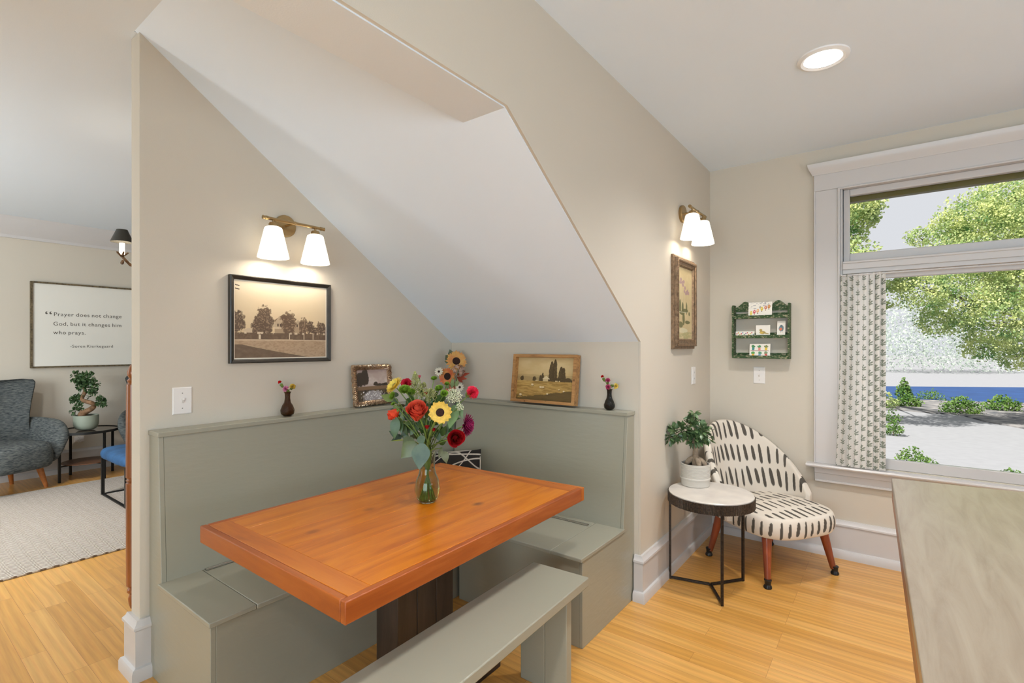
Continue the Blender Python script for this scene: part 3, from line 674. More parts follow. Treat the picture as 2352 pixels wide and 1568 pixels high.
for i in range(41):
    s=i/40; q=abs(s-.5)*2; h=1.640+.05*math.exp(-((q-.62)/.26)**2)-.0*q+(.02 if q<.3 else 0)*(1-q/.3)
    if q>.95: h=1.650
    tp.append((SX0+.012+(SX1-SX0-.024)*s,h))
O('crest_board',MB().prism([(SX0+.012,1.618)]+tp+[(SX1-.012,1.618)],'y',YD-.012,YD-.002),M_shelf,ws,world=True)
for z in (1.566,1.428,1.286):
    t=O('shelf_board',MB().box(SX0+.012,SX1-.012,YD-.072,YD-.002,z,z+.008),M_shelf,ws,world=True,bevel=.001)
    O('front_lip',MB().box(SX0+.010,SX1-.010,YD-.080,YD-.072,z-.001,z+.020),M_shelf,t,world=True,bevel=.001)
    O('back_rail',MB().box(SX0+.012,SX1-.012,YD-.012,YD-.002,z+.012,z+.038),M_shelf,t,world=True,bevel=.001)
def cpaint(fn):
    def f(U,V):
        c=np.zeros(U.shape+(3,))+np.array([238,232,222.]); return fn(U,V,c)
    return f
def c_balloon(U,V,c):
    c=mixc(c,(150,150,156),sstep(.60,.66,fbm(U*14,V*22,101))*(V>.55)*.8)
    for i,(k,cx,cy) in enumerate((((226,200,70),.12,.28),((206,80,96),.26,.36),((226,170,120),.40,.42),((220,190,60),.57,.55),((196,110,90),.73,.62),((206,130,60),.87,.68))):
        c=mixc(c,k,blob(U,V,cx,cy,.055,.13,i+3,1.7,.4,14)); c=mixc(c,(110,80,60),blob(U,V,cx,cy-.17,.02,.04,i+9,1.7,.4,14)); c=mixc(c,(240,225,200),blob(U,V,cx,cy+.02,.022,.05,i+20,1.7,.4,14)*.8)
    return mixc(c,(120,100,96),(np.abs(V-.06-.10*np.abs(((U*4)%1)-.5))<.02)*(U>.42)*.8)
def c_bird(U,V,c):
    m=np.maximum(blob(U,V,.48,.36,.22,.13,1,1.2,.15,8),blob(U,V,.36,.56,.10,.12,2,1.2,.15,8)); t=((np.abs((V-.30)+(U-.70)*.28)<.05*(1.15-U)*2.2)&(U>.55)&(U<.92)).astype(float)
    c=mixc(c,(176,150,86),np.maximum(m,t)); c=mixc(c,(214,178,82),blob(U,V,.42,.34,.13,.08,3,1.2,.3,8)); c=mixc(c,(60,50,40),blob(U,V,.34,.60,.014,.016,4)); c=mixc(c,(60,50,40),((np.abs(U-.46)<.008)|(np.abs(U-.54)<.008))&(V<.24)&(V>.13))
    return mixc(c,(120,100,70),((V>.57)&(V<.60)&(U<.28)&(U>.22))*1.)
def c_strip(U,V,c):
    for i in range(12):
        k=((204,86,76),(226,150,60),(214,190,90),(200,70,80),(90,110,150),(80,130,110),(150,90,140))[i%7]
        c=mixc(c,k,blob(U,V,.07+.079*i,.58+.18*math.sin(i*2.1),.032,.13,i+5,3,.5,16)*.9); c=mixc(c,(120,140,100),((np.abs(U-.07-.079*i)<.005)&(V<.45)&(V>.1))*.8)
    return c
def c_robin(U,V,c):
    c=mixc(c,(110,132,140),blob(U,V,.5,.52,.30,.20,1,.5,.3,8)); c=mixc(c,(214,116,86),blob(U,V,.45,.47,.17,.09,2,.5,.3,8)); c=mixc(c,(90,112,122),blob(U,V,.5,.68,.15,.06,3,.5,.3,8))
    return mixc(c,(120,90,80),((np.abs(U-.38)<.02)|(np.abs(U-.62)<.02))&(V<.34)&(V>.22))
def c_cactus(U,V,c):
    c=mixc(c,(140,66,62),((np.abs(V-.47)<.018)&(U>.05)&(U<.93))*1.)
    for i,(cx,cy,k,g) in enumerate(((.18,.60,(70,140,140),(80,140,90)),(.48,.60,(222,140,126),(90,150,100)),(.80,.60,(224,190,60),(130,140,90)),(.18,.12,(226,170,70),(90,160,80)),(.50,.12,(130,160,190),(90,150,110)),(.80,.14,(214,96,90),(130,150,110)))):
        c=mixc(c,g,blob(U,V,cx,cy+.20,.09,.10,i+30,1.5,.9,14)); c=mixc(c,k,((np.abs(U-cx)<.062-.02*(cy+.1-V))&(V>cy-.09)&(V<cy+.12))*1.)
    return c
def card(name,label,cx,z0,w_,h_,fn,nx,ny,tilt=.16,yaw=0,y=None):
    y=y if y else YD-.060
    def pl(A,B):
        x=A-w_/2; return cx+x*math.cos(yaw), y+B*math.sin(tilt)+x*math.sin(yaw), z0+B*math.cos(tilt)
    m=panel(w_,h_,nx,ny,cpaint(fn),pl); k=len(m.v)
    o=O(name,m,mat('card_print',(238,232,222),.6,attr=True),None,smooth=False,fix=False,solid=.0012)
    return T(o,label,'greeting card')
card('greeting_card','greeting card with a slanting row of balloons, top tier of the green shelf',-.715,1.5745,.150,.106,c_balloon,130,90)
card('greeting_card','square card with a yellow bird, middle tier of the green shelf',-.697,1.4365,.090,.082,c_bird,90,80)
card('greeting_card','low wide card with a row of tiny flowers, left end of the middle tier',-.812,1.4365,.124,.040,c_strip,120,40)
card('greeting_card','narrow card with a blue bird with an orange breast, right end of the middle tier',-.584,1.4365,.050,.110,c_robin,50,110,tilt=.2)
card('greeting_card','card with six potted cacti on the bottom tier of the green shelf',-.717,1.2945,.132,.094,c_cactus,130,94)

# ------------------------------------------------------------------ small side table with ficus
M_marble=mat('white_marble',(226,218,208),.3,var=(9,(206,198,190)),coat=.1)
M_rib=mat('dark_ribbed_metal',(74,64,56),.4,.6,var=(120,.5))
M_rod=mat('dark_iron_rod',(58,50,44),.42,.7,var=(90,.35))
SC=Vector((-.812,2.965,0))
sd=E('side_table','round marble-topped side table on thin dark iron legs, next to the striped chair','side table',SC)
STH=.538
O('marble_top',MB().lathe([(.001,STH-.014),(.226,STH-.014),(.2285,STH-.010),(.2285,STH-.003),(.225,STH),(.001,STH)],72),M_marble,sd)
rb=MB(); n=560; vs=[]
for z in (STH-.062,STH-.008):
    for k,r0 in ((0,.226),(1,.2315)):
        vs.append([( (r0+(.0022 if (j%4)<2 and k else 0))*math.cos(2*PI*j/n),(r0+(.0022 if (j%4)<2 and k else 0))*math.sin(2*PI*j/n),z) for j in range(n)])
rb.loft([vs[0],vs[1],vs[3],vs[2],vs[0]],cap=False)
O('ribbed_band',rb,M_rib,sd,smooth=20)
feet=[Vector((-1.0266,2.9178,0))-SC,Vector((-.7141,2.7966,0))-SC,Vector((-.6692,3.1527,0))-SC]
for f in feet:
    a=math.atan2(f.y,f.x); p=Vector((.222*math.cos(a),.222*math.sin(a),0)); hw=.0065
    m=MB(); m.box(-hw,hw,-hw,hw,0,STH-.06); m.xf(Matrix.Translation(p)@Matrix.Rotation(a,4,'Z')); O('leg',m,M_rod,sd,bevel=.001)
    m=MB(); m.box(.004,.2155,-hw,hw,.004,.016); m.xf(Matrix.Rotation(a,4,'Z')); O('foot_bar',m,M_rod,sd,bevel=.001)

def leaf(mb,p,d,nrm,Ln,Wd,curl=.2,fold=.25,n=5,tip=1.0):
    d=Vector(d).normalized(); nrm=Vector(nrm); s=d.cross(nrm)
    s=s.normalized() if s.length>1e-5 else Vector((1,0,0)); u=s.cross(d).normalized()
    p=Vector(p); vs=[]; 
    for i in range(n):
        t=i/(n-1); wv=Wd*.5*math.sin(PI*min(1,max(.03,t))**(.75*tip)) if i<n-1 else Wd*.02
        c=p+d*(Ln*t)-u*(curl*Ln*t*t)
        vs+= [c-s*wv+u*(fold*wv),c,c+s*wv+u*(fold*wv)]
    fs=[]
    for i in range(n-1):
        a=i*3; fs+=[(a,a+1,a+4,a+3),(a+1,a+2,a+5,a+4)]
    return mb.add(vs,fs)
def rv(rnd): 
    while 1:
        v=Vector((rnd.uniform(-1,1),rnd.uniform(-1,1),rnd.uniform(-1,1)))
        if .05<v.length<1: return v
M_leafd=mat('ficus_leaf',(62,88,54),.35,var=(40,(112,140,92)),transl=.12,coat=.2)
M_leafl=mat('bonsai_leaf',(52,78,46),.4,var=(30,(84,110,66)),transl=.12)
M_bark=mat('pale_bark',(150,132,112),.8,var=(40,.3),bump=(60,.4))
M_bark2=mat('brown_bark',(132,100,72),.75,var=(30,.35),bump=(50,.4))
M_soil=mat('soil',(60,46,36),.95,var=(60,.4),bump=(80,.8))
rnd=random.Random(3)
pot=E('potted_ficus','small ficus with swollen roots in a ribbed off-white pot, on the marble-topped table','potted plant',onZ(1597,1113,STH)+Vector((0,0,0)))
pf=[(.001,0),(.076,0),(.081,.004)]
for i in range(2): pf.append((.0815,.010+.022*i))
pf+=[(.084,.040),(.0865,.044),(.0865,.049),(.082,.053)]
for i in range(9):
    z=.056+.0078*i; pf+=[(.0835,z),(.0835,z+.004),(.0815,z+.0055)]
pf+=[(.0835,.128),(.083,.132),(.077,.132),(.076,.115),(.001,.112)]
O('pot',MB().lathe(pf,56),mat('off_white_ceramic',(206,200,190),.45,bump=(90,.08)),pot,smooth=28)
O('soil',MB().lathe([(.001,.1125),(.0755,.1125),(.0755,.117),(.03,.121),(.001,.122)],24),M_soil,pot)
tr=MB(); tr.tube([(0,0,.10),(.004,0,.15),(-.002,.004,.19),(.006,.0,.235),(.0,0,.27)],[.024,.022,.016,.013,.010],12)
for a,l in ((2.6,.052),(3.4,.05),(.2,.056),(-.8,.05),(1.4,.04)):
    ca_,sa=math.cos(a),math.sin(a); tr.tube([(.004*ca_,.004*sa,.165),(.5*l*ca_,.5*l*sa,.155),(l*ca_,l*sa,.128),(l*1.02*ca_,l*1.02*sa,.105)],[.012,.019,.017,.008],10)
O('trunk',tr,M_bark,pot,smooth=60,subs=1)
br=MB(); lf=MB()
def axis_uv(du,dv,d=2.85): # picture-right / up offsets in metres
    return Vector((math.cos(PHI)*du,math.sin(PHI)*du,dv))
Ctr=[(axis_uv(-.13,.30),.052),(axis_uv(-.085,.32),.055),(axis_uv(-.03,.34),.062),(axis_uv(.02,.32),.065),(axis_uv(.055,.30),.055),(axis_uv(.0,.395),.035),(axis_uv(.0,.28),.05),(axis_uv(-.155,.285),.03),(axis_uv(-.01,.43),.016)]
for c,r in Ctr:
    br.tube([(0,0,.25),tuple((c+Vector((0,0,.25)))*.5+Vector((0,0,.01))),tuple(c)],[.006,.004,.002],6)
    for i in range(int(64*(r/.055)**2)+8):
        v=rv(rnd).normalized(); q=c+Vector((v.x*r,v.y*r*.9,v.z*r*.8))*rnd.uniform(.55,1)
        dd=(v+Vector((0,0,-.15))+rv(rnd)*.5).normalized(); leaf(lf,q,dd,(0,0,1) if rnd.random()<.6 else rv(rnd),rnd.uniform(.028,.042),rnd.uniform(.017,.025),.15,.2)
O('branches',br,M_bark,pot,smooth=60); O('foliage',lf,M_leafd,pot,smooth=True)

# ------------------------------------------------------------------ brush-stroke lounge chair
XR_=Vector((.553,.833,0)); YF=Vector((.845,-.535,0)); CC=Vector((-.5975,3.48,0))
ch=E('lounge_chair','armless lounge chair in cream fabric with dark brush-stroke dashes, in the corner by the window','armchair',CC,math.atan2(-.833,-.553))
def strokes(a,b,sp,row,ln,wd,seed=0):
    r=np.floor(b/row); rr=(b/row-r-.5)*row
    off=.35*((r*7+seed)%3)/3; aa=a/sp+off; c=np.floor(aa); x=(aa-c-.5)*sp
    h=((c*12.9898+r*78.233+seed*3.1)); h=np.abs(np.sin(h)*43758.5453)%1
    h2=np.abs(np.sin(h*91.7)*1373.7)%1
    x=x-(h-.5)*.12*sp-.16*rr*(h2+.1); y=rr-(h2-.5)*.16*ln
    l=ln*(.85+.3*h); w_=wd*(.75+.5*h2)*(1-.25*y/l)
    return 1-sstep(.8,1.1,(np.abs(x)/w_)**2.2+(np.abs(y)/(l/2))**4)
CREAM=(222,212,198); DASH=(84,78,70)
M_fab=mat('brush_stroke_fabric',CREAM,.85,attr=True,bump=(500,.12))
def colored_grid(fn,nu,nv,pfn,closed=False):
    U=np.linspace(0,1,nu,endpoint=not closed); V=np.linspace(0,1,nv); u,v=np.meshgrid(U,V)
    X,Y,Z=fn(u,v); m=pfn(u,v,X,Y,Z)
    mb=MB(); mb.v=list(zip(X.ravel().tolist(),Y.ravel().tolist(),Z.ravel().tolist())); 
    k=nu if closed else nu-1
    mb.f=[(j*nu+i,j*nu+(i+1)%nu,(j+1)*nu+(i+1)%nu,(j+1)*nu+i) for j in range(nv-1) for i in range(k)]
    c=np.zeros(u.shape+(3,))+np.array(CREAM,float); c=mixc(c,DASH,m); rgb=lin(c).reshape(-1,3)
    mb.c=np.concatenate([rgb,np.ones((len(rgb),1))],1); return mb
_t=np.linspace(0,2*PI,40001); _x=np.sign(np.cos(_t))*np.abs(np.cos(_t))**.62*.3; _y=np.sign(np.sin(_t))*np.abs(np.sin(_t))**.62*.3
SEAT_U=np.concatenate([[0],np.cumsum(np.hypot(np.diff(_x),np.diff(_y)))]); SEAT_U/=SEAT_U[-1]; SEAT_T=_t
# seat cushion: closed superellipse ring swept through a rounded section
def seat_fn(u,v):
    t=np.interp(u,SEAT_U,SEAT_T); e=.62
    cx=np.sign(np.cos(t))*np.abs(np.cos(t))**e; cy=np.sign(np.sin(t))*np.abs(np.sin(t))**e
    fr=np.clip(cy,0,1)
    # section: v 0 centre bottom -> edge -> 1 centre top
    s=np.where(v<.3, v/.3*.93, np.where(v<.55, .93+.07*np.sin((v-.3)/.25*PI), .93*(1-((v-.55)/.45))**1.0))
    z=np.where(v<.3,0+.012*(v/.3-1)*0, np.where(v<.55, (1-np.cos((v-.3)/.25*PI))/2, 1+.10*np.sin(((v-.55)/.45)*PI/2)))
    a=.305-.02*(1-np.clip(cy,-1,1))*.8; 
    x=cx*s*a; y=np.where(cy>0,cy*.325,cy*.265)*s-.01
    zz=.272+.118*z-.012*np.clip(-cy,0,1)*(z)
    return x,y,zz
def seat_col(u,v,X,Y,Z):
    top=strokes(X+.5,Y+.60,.054,.150,.122,.0098,2)*(v>.56)
    per=np.concatenate([[0],np.cumsum(np.hypot(np.diff(X[90]),np.diff(Y[90])))])[None,:]+0*u; side=strokes(per,Z-.272+.0,.050,.118,.090,.0098,5)*((v>.27)&(v<.56))
    return np.maximum(top,side)
O('seat',colored_grid(seat_fn,520,240,seat_col,True),M_fab,ch,smooth=True,fix=False)
def back_fn(u,v):
    # u around from left arm end to right arm end; v: 0 bottom outer .. top .. 1 bottom inner
    th=(u-.5)*2*1.72
    top=.385+.470*np.clip(np.cos(th*.90),0,1)**.92
    out=v<.5; q=np.where(out,v/.5,(1-v)/.5)
    q=np.clip(q,0,1); h=np.sin(q*PI/2)**.8
    bot=np.where(out,.285+.03*np.abs(np.sin(th)),.30)
    z=bot+(top-bot)*h
    thick=.050*np.cos(np.clip(q,0,1)**4*PI/2)
    lean=.10*(z-.30)/.5
    rx=.315+np.where(out,thick*.55,-thick*.45)+.3*lean*np.abs(np.sin(th)); ry=.285+np.where(out,thick*.55,-thick*.45)+lean*.9
    endr=np.clip((np.abs(u-.5)-.485)/.015,0,1)
    x=rx*np.sin(th); y=-ry*np.cos(th)*1.0-.02
    m=endr; xm=.318*np.sin(th); ym=-.29*np.cos(th)-.02; x=x*(1-m)+xm*m; y=y*(1-m)+ym*m
    return x,y,z
def back_col(u,v,X,Y,Z):
    s=u*1.16; return (np.abs(u-.5)<.468)*strokes(s,Z-.235,.052,.158,.118,.0108,np.where(v<.5,1,4))
O('backrest',colored_grid(back_fn,520,240,back_col),M_fab,ch,smooth=True,fix=False)
M_legw=mat('red_brown_leg',(142,66,34),.35,var=(30,.25,(1,1,.2)),coat=.3)
M_rub=mat('black_rubber',(26,24,23),.35)
for i,(sx,sy) in enumerate(((-1,1),(1,1),(-1,-1),(1,-1))):
    fx,fy=sx*.261,sy*.2365; tx,ty=sx*.215,sy*.185
    l=O('leg',MB().tube([(tx,ty,.285),(fx+(tx-fx)*.12,fy+(ty-fy)*.12,.035)],[.028,.016],18),M_legw,ch)
    def P_(t): return (fx+(tx-fx)*t,fy+(ty-fy)*t,.285*t)
    O('foot_cap',MB().lathe([(.001,0),(.020,0),(.0225,.004),(.022,.012),(.016,.022),(.0175,.040),(.0205,.048),(.019,.051),(.001,.051)],20,(fx,fy,0)),M_rub,l)

# ------------------------------------------------------------------ throw pillow
def pil_fn(u,v):
    a=(u-.5)*2; b=(v-.5)*2; return a,b
pw=E('throw_pillow','black throw pillow with thin white curving lines, propped in the corner of the bench','pillow',(-2.215,2.29,SZ+.004))
def pillow_mesh():
    n=150; U,V=np.meshgrid(np.linspace(-1,1,n),np.linspace(-1,1,n)); w_,h_=.235,.140
    e=np.clip((1-U**2)*(1-V**2),0,1)**.42; pin=1-.05*(1-np.abs(U))**1*0
    X=U*w_*(1-.04*(1-V**2)); Z=V*h_*(1-.06*(1-U**2)); lines=np.zeros_like(U)
    def ln(f,wd=.0032): 
        return 1-sstep(wd,wd*1.7,np.abs(f))
    lines=np.maximum.reduce([ln(Z+.02-.10*np.sin(X*9+1.2)-.05),ln(X-.03-.14*np.sin(Z*8+.3)),ln(Z-.118+.05*np.abs(X)),ln(Z+.09-.3*X),ln(Z-.06-.25*(X-.1)+.9*(X-.12)**2),ln(np.hypot(X+.13,Z+.03)-.07)])
    mb=MB(); C=[]
    for sg in (1,-1):
        k=len(mb.v); Y=-sg*.062*e
        mb.v+=list(zip(X.ravel().tolist(),Y.ravel().tolist(),Z.ravel().tolist()))
        mb.f+=[(k+j*n+i,k+j*n+i+1,k+(j+1)*n+i+1,k+(j+1)*n+i)[::sg] for j in range(n-1) for i in range(n-1)]
        c=np.zeros(U.shape+(3,))+np.array([38,33,30.]); c=mixc(c,(206,196,184),lines); C.append(lin(c).reshape(-1,3))
    rgb=np.concatenate(C); mb.c=np.concatenate([rgb,np.ones((len(rgb),1))],1)
    R=Matrix.Translation((0,0,.144))@Matrix.Rotation(-.17,4,'Y')@Matrix.Rotation(-.28,4,'X'); R=Matrix.Rotation(.12,4,'Z')@R
    return mb.xf(R)
O('cushion',pillow_mesh(),mat('pillow_cloth',(38,33,30),.9,attr=True),pw,smooth=True,fix=False)
pp=[]
for i in range(97):
    t=2*PI*i/96; c_,s_=math.cos(t),math.sin(t); pp.append((math.copysign(abs(c_)**.32,c_)*.231,0,math.copysign(abs(s_)**.32,s_)*.136))
R=Matrix.Rotation(.12,4,'Z')@Matrix.Translation((0,0,.144))@Matrix.Rotation(-.17,4,'Y')@Matrix.Rotation(-.28,4,'X')
O('piping',MB().tube(pp,.0035,6,cap=False).xf(R),mat('white_cord',(206,196,184),.8),pw,smooth=True,label='white piping')

# ------------------------------------------------------------------ glass vases
def vase(name,label,c,prof,thick,col,ior=1.3,rough=.02,n=40,dimple=0):
    t=E(name,label,'vase',c)
    outer=prof; inner=[(max(.0008,r-thick),z) for r,z in prof if z>thick*1.5]
    pr_=[(.001,0)]+outer+inner[::-1]+[(.001,thick*1.6)]
    o=O('glass_body',MB().lathe(pr_,n),mat('glass_'+name+str(int(col[0])),col,rough,trans=1,ior=ior,spec=.6,bump=(120,.5) if dimple else None),t,smooth=50)
    return t
def prof_s(pts,n=26):
    xs=[p[1] for p in pts]; rs=[p[0] for p in pts]; out=[]
    for i in range(n):
        z=xs[0]+(xs[-1]-xs[0])*i/(n-1)
        k=max(j for j in range(len(xs)) if xs[j]<=z+1e-9); k=min(k,len(xs)-2); t=(z-xs[k])/(xs[k+1]-xs[k]); t=t*t*(3-2*t)*.5+t*.5
        out.append((rs[k]*(1-t)+rs[k+1]*t,z))
    return out
VP=Vector((-1.468,1.388,TZ+.0008))
vase('vase','clear waisted glass vase of mixed flowers, standing on the pine table','',[],0,(0,0,0)) if 0 else None
tv=vase('vase','clear waisted glass vase full of flower stems, standing on the pine table',VP,prof_s([(.029,0),(.045,.018),(.0515,.05),(.047,.08),(.034,.115),(.0295,.135),(.0305,.16),(.0335,.198)],30),.003,(236,240,226),1.28)
O('water',MB().lathe([(.001,.006)]+[(r-.0036,z) for r,z in prof_s([(.029,0),(.045,.018),(.0515,.05),(.047,.08),(.034,.115),(.0295,.135)],22) if z>.006]+[(.001,.135)],36),mat('vase_water',(222,230,196),0,trans=1,ior=1.15,spec=.3),tv,smooth=50)
M_stem=mat('flower_stem',(106,128,58),.5,var=(60,.25)); M_gl=mat('bouquet_leaf',(46,74,34),.42,var=(18,(78,106,52)),transl=.15,coat=.15)
M_gl2=mat('eucalyptus_leaf',(66,88,72),.4,var=(18,(92,112,88)),transl=.12); M_gy=mat('young_leaf',(150,164,66),.45,var=(20,.15),transl=.2)
# bloom builders: +Z faces the viewer of the bloom
def petal(mb,R,ang,r0,r1,wd,z0,z1,cup=.0,n=5,tipw=.15,ruf=0,seed=0):
    rr=random.Random(seed); ca_,sa=math.cos(ang),math.sin(ang); vs=[]
    for i in range(n):
        t=i/(n-1); r=r0+(r1-r0)*t; z=z0+(z1-z0)*t**1.6; wv=wd*.5*(math.sin(PI*(.12+.80*t))**.7 if i<n-1 else tipw)
        for k in (-1,0,1):
            x=r; y=k*wv; zz=z+(cup*wd*.5 if k else 0)+(ruf*rr.uniform(-1,1) if t>.5 else 0)
            vs.append(R@Vector((x*ca_-y*sa,x*sa+y*ca_,zz)))
    fs=[]
    for i in range(n-1):
        a=i*3; fs+=[(a,a+1,a+4,a+3),(a+1,a+2,a+5,a+4)]
    mb.add(vs,fs)
def rose(mb,c,d,r,layers=7,seed=0,open_=1.0):
    R=Matrix.Translation(c)@frame_axes(d); rr=random.Random(seed); k2=0
    for L_ in range(layers):
        f=(L_+.35)/(layers-.65); n=2 if L_<2 else (3 if L_<4 else 4)
        for k in range(n):
            k2+=1; ph=k2*2.4+rr.uniform(-.2,.2); span=(PI/n)*(1.25 if L_>1 else 1.5); base=r*(.12+.62*f); hh=r*(1.05-.30*f)*rr.uniform(.94,1.04)
            vs=[]; nu,nv=9,7
            for j in range(nv):
                t=j/(nv-1)
                for i in range(nu):
                    q=(i/(nu-1)-.5)*2; a=ph+q*span
                    prof=math.sin(min(1,.18+t*1.05)*PI*.5)
                    close=-.35*(1-f)*t**2; flare=(.34*f**2)*max(0,t-.45)**1.5*2.2
                    rad=base*.92*(prof+close)+r*flare*(1-q*q*.3)+ r*.045*q
                    z=-r*.95+(hh+r*.95)*t*(1-.16*q**4) - r*.30*f*f*max(0,t-.72)*2.4
                    vs.append(R@Vector((rad*math.cos(a),rad*math.sin(a),z)))
            mb.add(vs,[(j*nu+i,j*nu+i+1,(j+1)*nu+i+1,(j+1)*nu+i) for j in range(nv-1) for i in range(nu-1)])
    return mb
def carnation(mb,c,d,r,seed=0,n=60):
    R=Matrix.Translation(c)@frame_axes(d); rr=random.Random(seed)
    for k in range(n):
        f=(k+.5)/n; el=f*1.35; a=k*2.39996; ln=r*rr.uniform(.85,1.05)
        R2=R@Matrix.Rotation(a,4,'Z')@Matrix.Rotation(el,4,'Y')
        m=MB(); nu=5; vs=[]
        for j in range(4):
            t=j/3
            for i in range(nu):
                q=(i/(nu-1)-.5)*2; wv=r*.42*t; vs.append(R2@Vector((q*wv*1.0+(rr.uniform(-1,1)*r*.05*t), q*q*wv*.3+rr.uniform(-1,1)*r*.10*t, ln*t*(1-.08*q*q)+ (rr.uniform(-.06,.06)*r if j==3 else 0)-r*.3)))
        mb.add(vs,[(j*nu+i,j*nu+i+1,(j+1)*nu+i+1,(j+1)*nu+i) for j in range(3) for i in range(nu-1)])
    return mb
def daisy(mb,c,d,r,n=16,wd=.34,rings=2,cup=.15,tilt=.0,seed=0,r0=.28):
    R=Matrix.Translation(c)@frame_axes(d); rr=random.Random(seed)
    for g in range(rings):
        for k in range(n):
            a=2*PI*(k+.5*g)/n+rr.uniform(-.06,.06); petal(mb,R,a,r*r0,r*(1-.10*g)*rr.uniform(.92,1.04),r*wd,0,r*(tilt+.10*g)+rr.uniform(-.04,.04)*r,cup,6,.12)
    return mb
def mum(mb,c,d,r,n=150,wd=.13,seed=0,maxel=1.75,ln=1.0,curl=.3):
    R=Matrix.Translation(c)@frame_axes(d); rr=random.Random(seed)
    for k in range(n):
        f=(k+.5)/n; el=math.acos(1-f*(1-math.cos(maxel))); a=k*2.39996
        R2=R@Matrix.Rotation(a,4,'Z')@Matrix.Rotation(el-PI/2,4,'Y')
        L_=r*ln*(.55+.45*math.sin(min(1,f+.15)*PI/2))*rr.uniform(.9,1.05)
        petal(mb,R2,0,r*.10,L_,r*wd,0,r*curl*.5,.4,4,.3)
    return mb
def stalk(parent,pts,r=.0022,m=None,name='stem'): return O(name,MB().tube(pts,r,7),m or M_stem,parent,world=True,smooth=60)
srnd=random.Random(11)
def bez(a,b,c_,n=9):
    a,b,c_=Vector(a),Vector(b),Vector(c_); return [tuple(a*(1-t)**2+b*2*t*(1-t)+c_*t*t) for t in [i/(n-1) for i in range(n)]]
def stem_path(c,back=None,sp=1):
    a=srnd.uniform(0,2*PI); base=VP+Vector((.028*math.cos(a),.028*math.sin(a),.008)); b2=-Vector((math.cos(a),math.sin(a),0))
    nk=VP+b2*.012+Vector((0,0,.150)); out=VP+Vector((0,0,.198))+b2*.016
    dirv=(Vector(c)-out); mid=out+Vector((dirv.x*.3,dirv.y*.3,dirv.z*.6))
    pts=[tuple(base+(nk-base)*t) for t in (0,.5)]+[tuple(nk)]+bez(out,mid,c,8)
    return pts,base
def flower(name,label,cat,c,build,mm,group=None,rad=.0022,leaves=0,d=(0,0,1),calyx=0,center=None,lm=None):
    c=Vector(c); pts,base=stem_path(c)
    t=E(name,label,cat,base,group=group)
    stalk(t,pts,rad)
    b=O('bloom',build(MB()),mm,t,world=True,smooth=True,fix=False)
    dn=Vector(d).normalized()
    if calyx: 
        R=Matrix.Translation(c-dn*calyx*.75)@frame_axes(dn); O('calyx',MB().lathe([(.001,-calyx*.5),(calyx*.35,-calyx*.2),(calyx*.5,calyx*.3),(calyx*.3,calyx*.35),(.001,calyx*.2)],12).xf(R),M_stem,t,world=True,smooth=60)
    if center:
        r_,cm_,hgt=center; R=Matrix.Translation(c)@frame_axes(dn); O('flower_center',MB().lathe([(.001,-.002),(r_,-.001),(r_*.96,hgt*.6),(r_*.6,hgt),(.001,hgt*.9)],22).xf(R),cm_,t,world=True,smooth=60)
    for i in range(leaves):
        k=5+i%4; p=Vector(pts[min(k,len(pts)-2)]); v=rv(srnd); v.z=abs(v.z)*.4; leaf_o=MB(); leaf(leaf_o,p,v,(0,0,1),srnd.uniform(.035,.055),srnd.uniform(.018,.026),.3,.2,6)
        O('leaf',leaf_o,lm or M_gl,t,world=True,smooth=True)
    return t
def cq(u,v,d): return at(u,v,d)
toC=-Vector((-math.sin(PHI),math.cos(PHI),0)); rgt=Vector((math.cos(PHI),math.sin(PHI),0)); UPV=Vector((0,0,1))
def dirn(f,r_,u_): return (toC*f+rgt*r_+UPV*u_).normalized()
PM=lambda n,c,v=.12,tr=.2: mat(n,c,.55,var=(90,v),transl=tr)
M_disc=mat('dark_flower_disc',(62,38,30),.9,bump=(400,1.0),var=(300,.5))
fl='flowers in the table vase'
d=dirn(.62,.12,.78); c=cq(957,946,1.93); flower('rose','large coral-orange rose at the front of the table vase','flower',c,lambda m:rose(m,c,d,.045,8,1),PM('coral_petals',(226,92,66)),d=d,calyx=.03,rad=.003,leaves=2)
d=dirn(1,.05,.12); c=cq(1011,947,1.92); flower('sunflower','yellow sunflower with a dark centre, facing front beside the coral rose','flower',c,lambda m:daisy(m,c,d,.045,15,.42,2,.2,.05,2,.30),PM('yellow_petals',(238,202,92)),d=d,rad=.0052,leaves=1,center=(.0165,M_disc,.006))
d=dirn(1,.25,.1); c=cq(1047,1006,1.93); flower('rose','deep red rose, lowest bloom on the right of the table vase','flower',c,lambda m:rose(m,c,d,.036,7,3),PM('red_petals',(168,18,26)),d=d,calyx=.022,rad=.0028,leaves=1)
d=dirn(.25,1,-.05); c=cq(1068,976,1.97); flower('chrysanthemum','magenta spiky chrysanthemum turned to the right of the table vase','flower',c,lambda m:mum(m,c,d,.046,150,.19,4,1.7),PM('magenta_petals',(160,44,96)),d=d,rad=.0026,leaves=1)
d=dirn(.55,.7,.35); c=cq(1084,902,1.99); flower('carnation','hot pink carnation standing highest on the right of the table vase','flower',c,lambda m:carnation(m,c,d,.037,5,80),PM('pink_petals',(240,62,92)),d=d,calyx=.03,rad=.002,leaves=1)
d=dirn(.35,-.6,-.55); c=cq(905,951,1.97); flower('rose','orange-red rose hanging down on the left of the table vase','flower',c,lambda m:rose(m,c,d,.028,6,6),PM('orange_petals',(232,76,40)),d=d,calyx=.026,rad=.0024,leaves=2)
